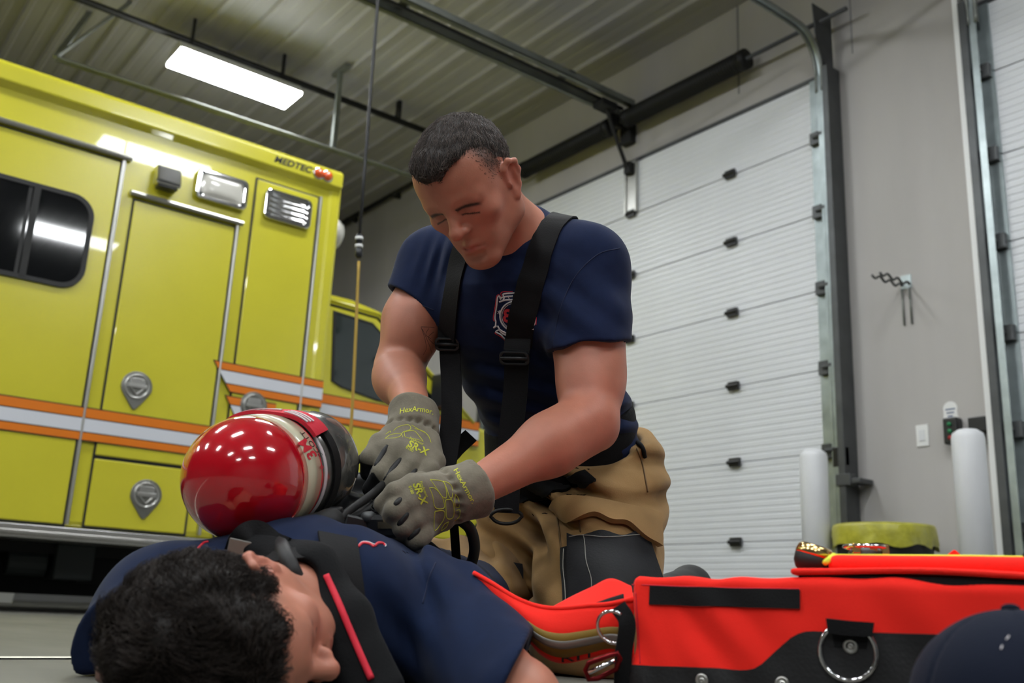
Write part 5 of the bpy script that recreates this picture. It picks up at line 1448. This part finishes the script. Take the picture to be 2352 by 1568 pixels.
# low hanging strap beside the hose, waist belt
P = spline(np.array([J(1042, 1190, 1.60), J(1046, 1250, 1.63), J(1052, 1330, 1.68)]), 20)
ribbon('hanging_strap', P, np.broadcast_to(-FW, P.shape), .0145, .003, 'webbing', ap)
Wp = Fld().add(econe(J(925, 1262, 1.66), J(1010, 1345, 1.72), (.05, .020), (.06, .02), RT), 0)
sdf_obj('waist_pad', Wp, *bbox([J(925, 1262, 1.66), J(1010, 1345, 1.72)], .08), .004, 'pad_black', ap)
# shoulder pads and straps at the neck
Yk = Fld()
Yk.chain([J(590, 1258, 1.30), J(700, 1312, 1.235), J(778, 1425, 1.19), J(862, 1590, 1.14)], [(.044, .026), (.044, .028), (.036, .022), (.036, .022)], D(.85, -.3, .1), .03)
Yk.sub(capcone(J(688, 1335, 1.08), J(688, 1328, 1.23), .020, .020), .01)
Yk.disp(lambda p: .003 * wob(p, 50))
yk, _, _ = sdf_obj('shoulder_pad', Yk, *bbox([J(585, 1262, 1.30), J(835, 1580, 1.08)], .10), .003, 'pad_black', ap)
cord_on('pad_piping', Yk, [[(748, 1322), (775, 1380), (800, 1440), (830, 1510), (852, 1560)]], .0050, 'red_cloth', yk, .001, .8, 1.6, 30, 2)
hose([(640, 1235, 1.30), (652, 1268, 1.215), (670, 1308, 1.19), (690, 1352, 1.195)], .0105, name='pressure_line')
strap_on('shoulder_strap', LS, [(772, 1236), (782, 1300), (790, 1380), (797, 1460), (806, 1530), (812, 1590)], .052, .0035, 'webbing', ap, .003, 40, None, .9, 2.0)
P = spline(np.array([J(540, 1285, 1.28), J(560, 1238, 1.26), J(590, 1226, 1.27), J(625, 1252, 1.26), J(655, 1265, 1.24)]), 24)
ribbon('webbing_fold', P, np.broadcast_to(D(.1, .3, .9), P.shape), .034, .004, 'webbing', ap)
P = spline(np.array([J(572, 1300, 1.26), J(610, 1285, 1.22), J(650, 1275, 1.20), J(700, 1272, 1.22)]), 24)
ribbon('webbing_fold', P, np.broadcast_to(D(.0, .75, .6), P.shape), .020, .003, 'webbing', ap)
MB().obox(J(556, 1262, 1.252), (D(.9, -.2, 0), D(.2, .9, .1), FW), (.018, .012, .002)).build('strap_label', 'reflective', ap, bevel=.001)
# ---------------------------------------------------------------- neon rescue bag
TL, TR = J(1450, 1322, 1.20), J(2352, 1345, 1.02)
bx = TR - TL; bx[2] = 0; BL = np.linalg.norm(bx); bx = nz(bx); bz = np.array([0, 0, 1.0]); by_ = np.cross(bz, bx)
if by_ @ FW < 0: by_ = -by_
bt = (TL[2] + TR[2]) / 2; b0 = np.array([TL[0], TL[1], 0])
bg = base_empty('rescue_bag', b0 + bx * .3 + by_ * .13, 'neon red-orange rescue bag with black base, steel rings and gauges on top', 'bag')
def bp(x, y, z): return b0 + bx * x + by_ * y + bz * z
Lb = BL + .10
BF = Fld().add(rbox(bp(Lb / 2, .13, bt / 2 + .002), (bx, by_, bz), (Lb / 2, .13, bt / 2), .010), 0)
def bag_folds(p):
    d = .0022 * wob(p, 20) + .0014 * wob(p, 44, 2)
    d = d + fold(p, J(1640, 1440, 1.17), D(.8, .6, 0), .055, .0045, .07, 1.1) + fold(p, J(1500, 1470, 1.19), D(.9, .4, 0), .045, .004, .05, 1.1, 1) + fold(p, J(2080, 1420, 1.08), D(.85, .5, 0), .07, .003, .07, 1)
    return d
BF.disp(bag_folds)
lo, hi = bbox([bp(0, 0, 0), bp(Lb, .26, bt), bp(Lb, 0, 0), bp(0, .26, 0)], .03)
bgo, _, _ = sdf_obj('bag_body', BF, lo, hi, .0034, 'neon', bg)
def basef(u, v):
    xs = 1448 + (2440 - 1448) * u
    t_ = np.interp(xs, [1440, 1600, 1705, 1728, 1745, 1815, 1832, 1855, 2440], [1527, 1532, 1539, 1537, 1530, 1466, 1456, 1449, 1463])
    return xs, t_ * (1 - v) + 1640 * v
bs = patch_on('base_panel', BF, basef, 'bag_black', bg, .001, .0025, 60, 10, .8, 1.6)
patch_on('velcro_strip', BF, ((1493, 1345), (1838, 1354), (1838, 1398), (1491, 1388)), 'velcro', bg, .0005, .002, 30, 6, .8, 1.6)
cord_on('seam', BF, [[(1452, 1342), (1640, 1349), (1836, 1352)], [(1460, 1360), (1466, 1440), (1470, 1524)]], .0007, 'red_cloth', bgo, .0002, .8, 1.6, 30, 1)
# ring on its webbing loop
def oring(cx, cy, d, r, th_, tilt=0.0, n=36, par=bg, a0=0, a1=360, name='steel_ring'):
    c = J(cx, cy, d); q = np.radians(np.linspace(a0, a1, n + 1)); q = q[:-1] if a1 - a0 == 360 else q
    y = nz(UP * math.cos(tilt) - FW * math.sin(tilt)); x = nz(bx - y * (bx @ y))
    return MB().tube([c + x * (r * math.cos(t)) + y * (r * math.sin(t)) for t in q], th_, 8, a1 - a0 == 360).build(name, 'chrome', par, True)
Pq, Nq = trace(BF, [1949], [1497], .8, 1.6); dr_ = (Pq[0] - CAMP) @ FW
rc = Pq[0] - by_ * .0052; rr_ = 62 * dr_ / FPX
MB().tube([rc + bx * (rr_ * math.cos(q)) + bz * (rr_ * math.sin(q)) for q in np.linspace(0, 2 * math.pi, 37)[:-1]], .0028, 8, True).build('steel_ring', 'chrome', bg, True)
lp = patch_on('ring_loop', BF, ((1903, 1419), (2006, 1431), (2003, 1462), (1908, 1452)), 'webbing', bg, .0080, .005, 12, 8, .8, 1.6)
patch_on('ring_tab', BF, ((1912, 1450), (1996, 1458), (1992, 1490), (1918, 1486)), 'webbing', bg, .001, .003, 10, 8, .8, 1.6)
for (x, y, r) in ((1955, 1483, .0078), (1615, 1562, .0078), (1798, 1570, .0078), (2140, 1500, .0078)):
    P, N = trace(BF, [x], [y], .8, 1.6)
    MB().lathe(P[0] + N[0] * .003, N[0], [(0, r), (.0015, r), (.0022, r * .75), (.001, r * .6), (.001, r * .42), (.0024, r * .36), (.0024, r * .15), (.0005, 0)], 20).build('rivet', 'alu', bg, True)
# zip gap, lid, pouch
x0 = (J(1836, 1322, 1.13) - b0) @ bx
MB().obox(bp((x0 + Lb) / 2, .08, bt + .002), (bx, by_, bz), ((Lb - x0) / 2, .074, .005)).build('zip_gusset', 'velcro', bg, bevel=.002)
LF_ = Fld().add(rbox(bp((x0 + Lb) / 2 - .002, .085, bt + .0090), (bx, by_, bz), ((Lb - x0) / 2 + .006, .085, .0038), .0036), 0)
def lid_wave(p):
    s = (p - b0) @ bx - x0; y = (p - b0) @ by_
    return np.zeros(len(p)) - .0009 * wob(p, 30)
LF_.disp(lid_wave)
V, Q = mesh_sdf(LF_, *bbox([bp(x0, 0, bt), bp(Lb, .2, bt)], .05), .0028)
s_ = (V - b0) @ bx - x0; V = V + bz * (.0045 * np.exp(-((s_ - .13) / .09) ** 2) - .004 * np.clip((s_ - .22) / .2, 0, 1))[:, None]
lid = to_obj('bag_lid', V, Q, 'neon', bg, True)
x1 = (J(1895, 1300, 1.12) - b0) @ bx
PF = Fld().add(rbox(bp((x1 + Lb) / 2, .10, bt + .0200), (bx, by_, bz), ((Lb - x1) / 2, .072, .0115), .0105), 0).disp(lambda p: .0015 * wob(p, 28))
po, _, _ = sdf_obj('top_pouch', PF, *bbox([bp(x1, .02, bt), bp(Lb, .2, bt + .04)], .04), .003, 'neon', bg)
mb = MB(); mb.tube([bp(x1 - .001, .022, bt + .021), bp(x1 + .004, .055, bt + .031), bp(x1 + .006, .17, bt + .032)], .0035, 8); mb.tube([bp(x1 + .004, .055, bt + .031), bp(x1 + .15, .06, bt + .0325), bp(Lb, .06, bt + .032)], .0022, 8)
mb.build('yellow_piping', 'neon_yellow', po, True)
MB().prism([bp(x1 + .115, .09, bt + .030), bp(x1 + .145, .09, bt + .030), bp(x1 + .132, .09, bt + .043)], by_ * .03).build('fabric_pull', 'neon', po, bevel=.002)
P = np.array([bp(x1 + .205, .05, bt + .0325), bp(x1 + .225, .055, bt + .052), bp(x1 + .26, .06, bt + .053)])
ribbon('handle_strap', spline(P, 14), np.broadcast_to(bz, (14, 3)), .03, .003, 'webbing', po); 
MB().tube(spline(P + bz * .004, 14), .0028, 8).build('handle_piping', 'neon_yellow', po, True)
# gauges lying on the bag
gc = J(1866, 1288, 1.19); ga = nz(UP * .93 + RT * .30 + FW * .15)
gg = base_empty('pressure_gauge', gc, 'brass-rimmed black pressure gauge tipped on the left end of the bag lid', 'gauge')
MB().lathe(gc, ga, [(-.016, .010), (-.012, .017), (-.004, .0212), (.006, .0218), (.007, .0205)], 30).build('gauge_body', 'black_rubber', gg, True)
MB().lathe(gc + ga * .006, ga, [(0, .0216), (.003, .0222), (.010, .0205), (.013, .0175), (.0125, .016), (.010, .0155)], 36).build('gauge_rim', 'brass', gg, True, label='polished brass rim')
MB().lathe(gc + ga * .0155, ga, [(0, .016), (.0005, 0)], 24).build('gauge_glass', 'glass_dark', gg, True)
fc = J(1988, 1268, 1.20)
ff = base_empty('brass_coupling', fc, 'chrome ring coupling with brass lugs, lying behind the bag pouch', 'coupling')
th = np.linspace(0, 2 * math.pi, 33)[:-1]; h1 = nz(RT - bz * (RT @ bz)); h2 = np.cross(bz, h1)
MB().tube([fc + bz * .006 + h1 * .024 * math.cos(q) + h2 * .024 * math.sin(q) for q in th], .0025, 8, True).build('ring', 'chrome', ff, True)
MB().lathe(fc - bz * .012, bz, [(0, .02), (.012, .02), (.016, .016), (.016, 0)], 24).build('coupling_body', 'steel_dark', ff, True)
for a_ in (-.016, .004, .018): MB().obox(fc + h1 * a_ - h2 * (.015 if h2 @ FW > 0 else -.015) + bz * .003, (h1, h2, bz), (.0045, .003, .006)).build('lug', 'brass', ff, bevel=.001)
# open end flap of the bag, sagging towards the lying person
def sheet(name, top, bot, d0, d1, m, par, n=40, k=10, th_=.002, belly=.0):
    T_ = spline(np.array([(a, b, c) for a, b, c in top]), n); B_ = spline(np.array([(a, b, c) for a, b, c in bot]), n)
    G = np.zeros((n, k, 3))
    for j in range(k):
        f = j / (k - 1); C = T_ * (1 - f) + B_ * f
        G[:, j] = J(C[:, 0], C[:, 1], C[:, 2] - belly * math.sin(f * math.pi) * np.sin(np.linspace(0, math.pi, n))) 
    mb = MB(); mb.grid(G); o = mb.build(name, m, par, True)
    s = o.modifiers.new('solid', 'SOLIDIFY'); s.thickness = th_; s.offset = 0
    return o, G
ftop = [(1088, 1316, 1.36), (1130, 1340, 1.34), (1185, 1374, 1.31), (1235, 1393, 1.29), (1285, 1398, 1.27), (1350, 1392, 1.24), (1400, 1388, 1.22), (1456, 1376, 1.20)]
fbot = [(1100, 1345, 1.36), (1140, 1400, 1.34), (1190, 1440, 1.31), (1240, 1500, 1.28), (1290, 1522, 1.26), (1350, 1512, 1.24), (1405, 1500, 1.22), (1456, 1525, 1.20)]
fo, G = sheet('end_flap', ftop, fbot, 0, 0, 'neon', bg, belly=.02)
MB().tube(G[:, 0] + np.array([0, 0, .0005]), .0032, 8).build('flap_piping', 'neon', fo, True)
def rowband(f0, f1, i0, i1, m, lift, name):
    k = G.shape[1] - 1; rows = []
    for f in np.linspace(f0, f1, 4):
        a = f * k; j = min(int(a), k - 1); w = a - j
        rows.append(G[i0:i1, j] * (1 - w) + G[i0:i1, j + 1] * w)
    R_s = np.stack(rows, 1); nrm = nz(-ray(CX, CY)); o = MB().grid(R_s + nrm * lift).build(name, m, fo, True)
    s = o.modifiers.new('solid', 'SOLIDIFY'); s.thickness = .001
rowband(.44, .88, 14, 37, 'trim_lime', .003, 'lime_stripe'); rowband(.58, .72, 14, 37, 'reflective', .0042, 'reflective_stripe')
sheet('inner_flap', [(1262, 1398, 1.33), (1310, 1372, 1.34), (1360, 1348, 1.33), (1404, 1329, 1.31), (1450, 1346, 1.26)], [(1268, 1402, 1.32), (1310, 1400, 1.30), (1360, 1394, 1.27), (1404, 1390, 1.25), (1456, 1380, 1.22)], 0, 0, 'neon', bg)
sheet('zip_tape', [(1270, 1399, 1.285), (1330, 1391, 1.27), (1365, 1386, 1.255), (1400, 1374, 1.25), (1432, 1364, 1.235)], [(1272, 1401, 1.28), (1330, 1394, 1.262), (1365, 1391, 1.25), (1400, 1388, 1.24), (1432, 1385, 1.225)], 0, 0, 'velcro', bg, 24, 4)
P = spline(np.array([J(1420, 1392, 1.195), J(1440, 1430, 1.185), J(1432, 1500, 1.18), J(1428, 1600, 1.175)]), 24)
ribbon('side_strap', P, np.broadcast_to(-FW, P.shape), .020, .004, 'webbing', bg)
oring(1408, 1440, 1.185, .0195, .0022, .1, 30, bg, 60, 300)
cb_ = base_empty('carabiner', J(1385, 1535, 1.16), 'red and black carabiner hanging at the left end of the bag', 'carabiner')
L = [(1345, 1538), (1352, 1522), (1400, 1505), (1418, 1500), (1424, 1512), (1416, 1536), (1372, 1558), (1352, 1560)]
MB().tube([J(x, y, 1.165) for x, y in L], .0032, 8, True).build('hook', mat('red_metal', (.16, .006, .008), .3, .8), cb_, True)
MB().tube([J(1352, 1545, 1.16), J(1412, 1516, 1.16)], .003, 8).build('gate', 'chrome', cb_, True)
# word printed on the flap, partly folded away
V, Fs = text_mesh('RIT'); ww = V[:, 0].max(); Pn = []
for v in V:
    a = (.56 + .20 * v[0] / ww) * 39; i = int(a); f = a - i; j = .97 - .22 * v[1]; jj = j * 9; j0 = min(int(jj), 8); g = jj - j0
    Pn.append((G[i, j0] * (1 - f) + G[i + 1, j0] * f) * (1 - g) + (G[i, j0 + 1] * (1 - f) + G[i + 1, j0 + 1] * f) * g - ray(CX, CY) * .004)
to_obj('lettering', Pn, Fs, 'dark_line', fo)

# ---------------------------------------------------------------- navy cap in the near corner
kc = J(2335, 1560, .86); kc[2] = .030
cp_ = base_empty('cap', (kc[0], kc[1], 0), 'navy cloth cap lying in front of the bag at the frame corner', 'cap')
ax_ = (RT * .9, nz(np.cross(RT, (0, 0, 1))), np.array([0, 0, 1.0]))
KF = Fld().add(ell(kc, (h1, h2, bz), (.088, .098, .0895)), 0)
KF.cut(half((0, 0, .004), (0, 0, -1)), .004)
def kribs(p):
    q = p - kc; a_ = np.arctan2(q @ h2, q @ h1); 
    return .0022 * np.exp(-(np.abs(((a_ / (math.pi / 3)) + .3) % 1 - .5) / .03) ** 2) + .001 * wob(p, 60)
KF.disp(kribs)
lo, hi = bbox([kc], .12); lo[2] = 0
ko, _, _ = sdf_obj('crown', KF, lo, hi, .0025, 'navy_cap', cp_)
MB().lathe(kc + bz * .0885, bz, [(0, .008), (.003, .0075), (.005, .004), (.0055, 0)], 16).build('top_button', 'navy_cap', cp_, True)
G2 = np.zeros((20, 8, 3)); c2 = kc.copy(); c2[2] = .012
for i in range(20):
    for j in range(8):
        t = (i / 19 - .5) * 2.1; r = .088 + .062 * j / 7 * math.cos(t * .75); dr2 = h1 * math.cos(t) + -h2 * math.sin(t)
        G2[i, j] = c2 + dr2 * r + bz * (.004 * math.cos(t) - .010 * (t / 1.05) ** 2 + .006)
o = MB().grid(G2).build('brim', 'navy_cap', cp_, True); s = o.modifiers.new('solid', 'SOLIDIFY'); s.thickness = .003
for k, (a_, b_) in enumerate((((2312, 1470), (2318, 1462)), ((2300, 1492), (2303, 1484)))):
    P, N = trace(KF, np.linspace(a_[0], b_[0], 5), np.linspace(a_[1], b_[1], 5), .5, 1.1)
    MB().tube(P + N * .001, .0006, 5).build('loose_thread', 'white_print', cp_, True)
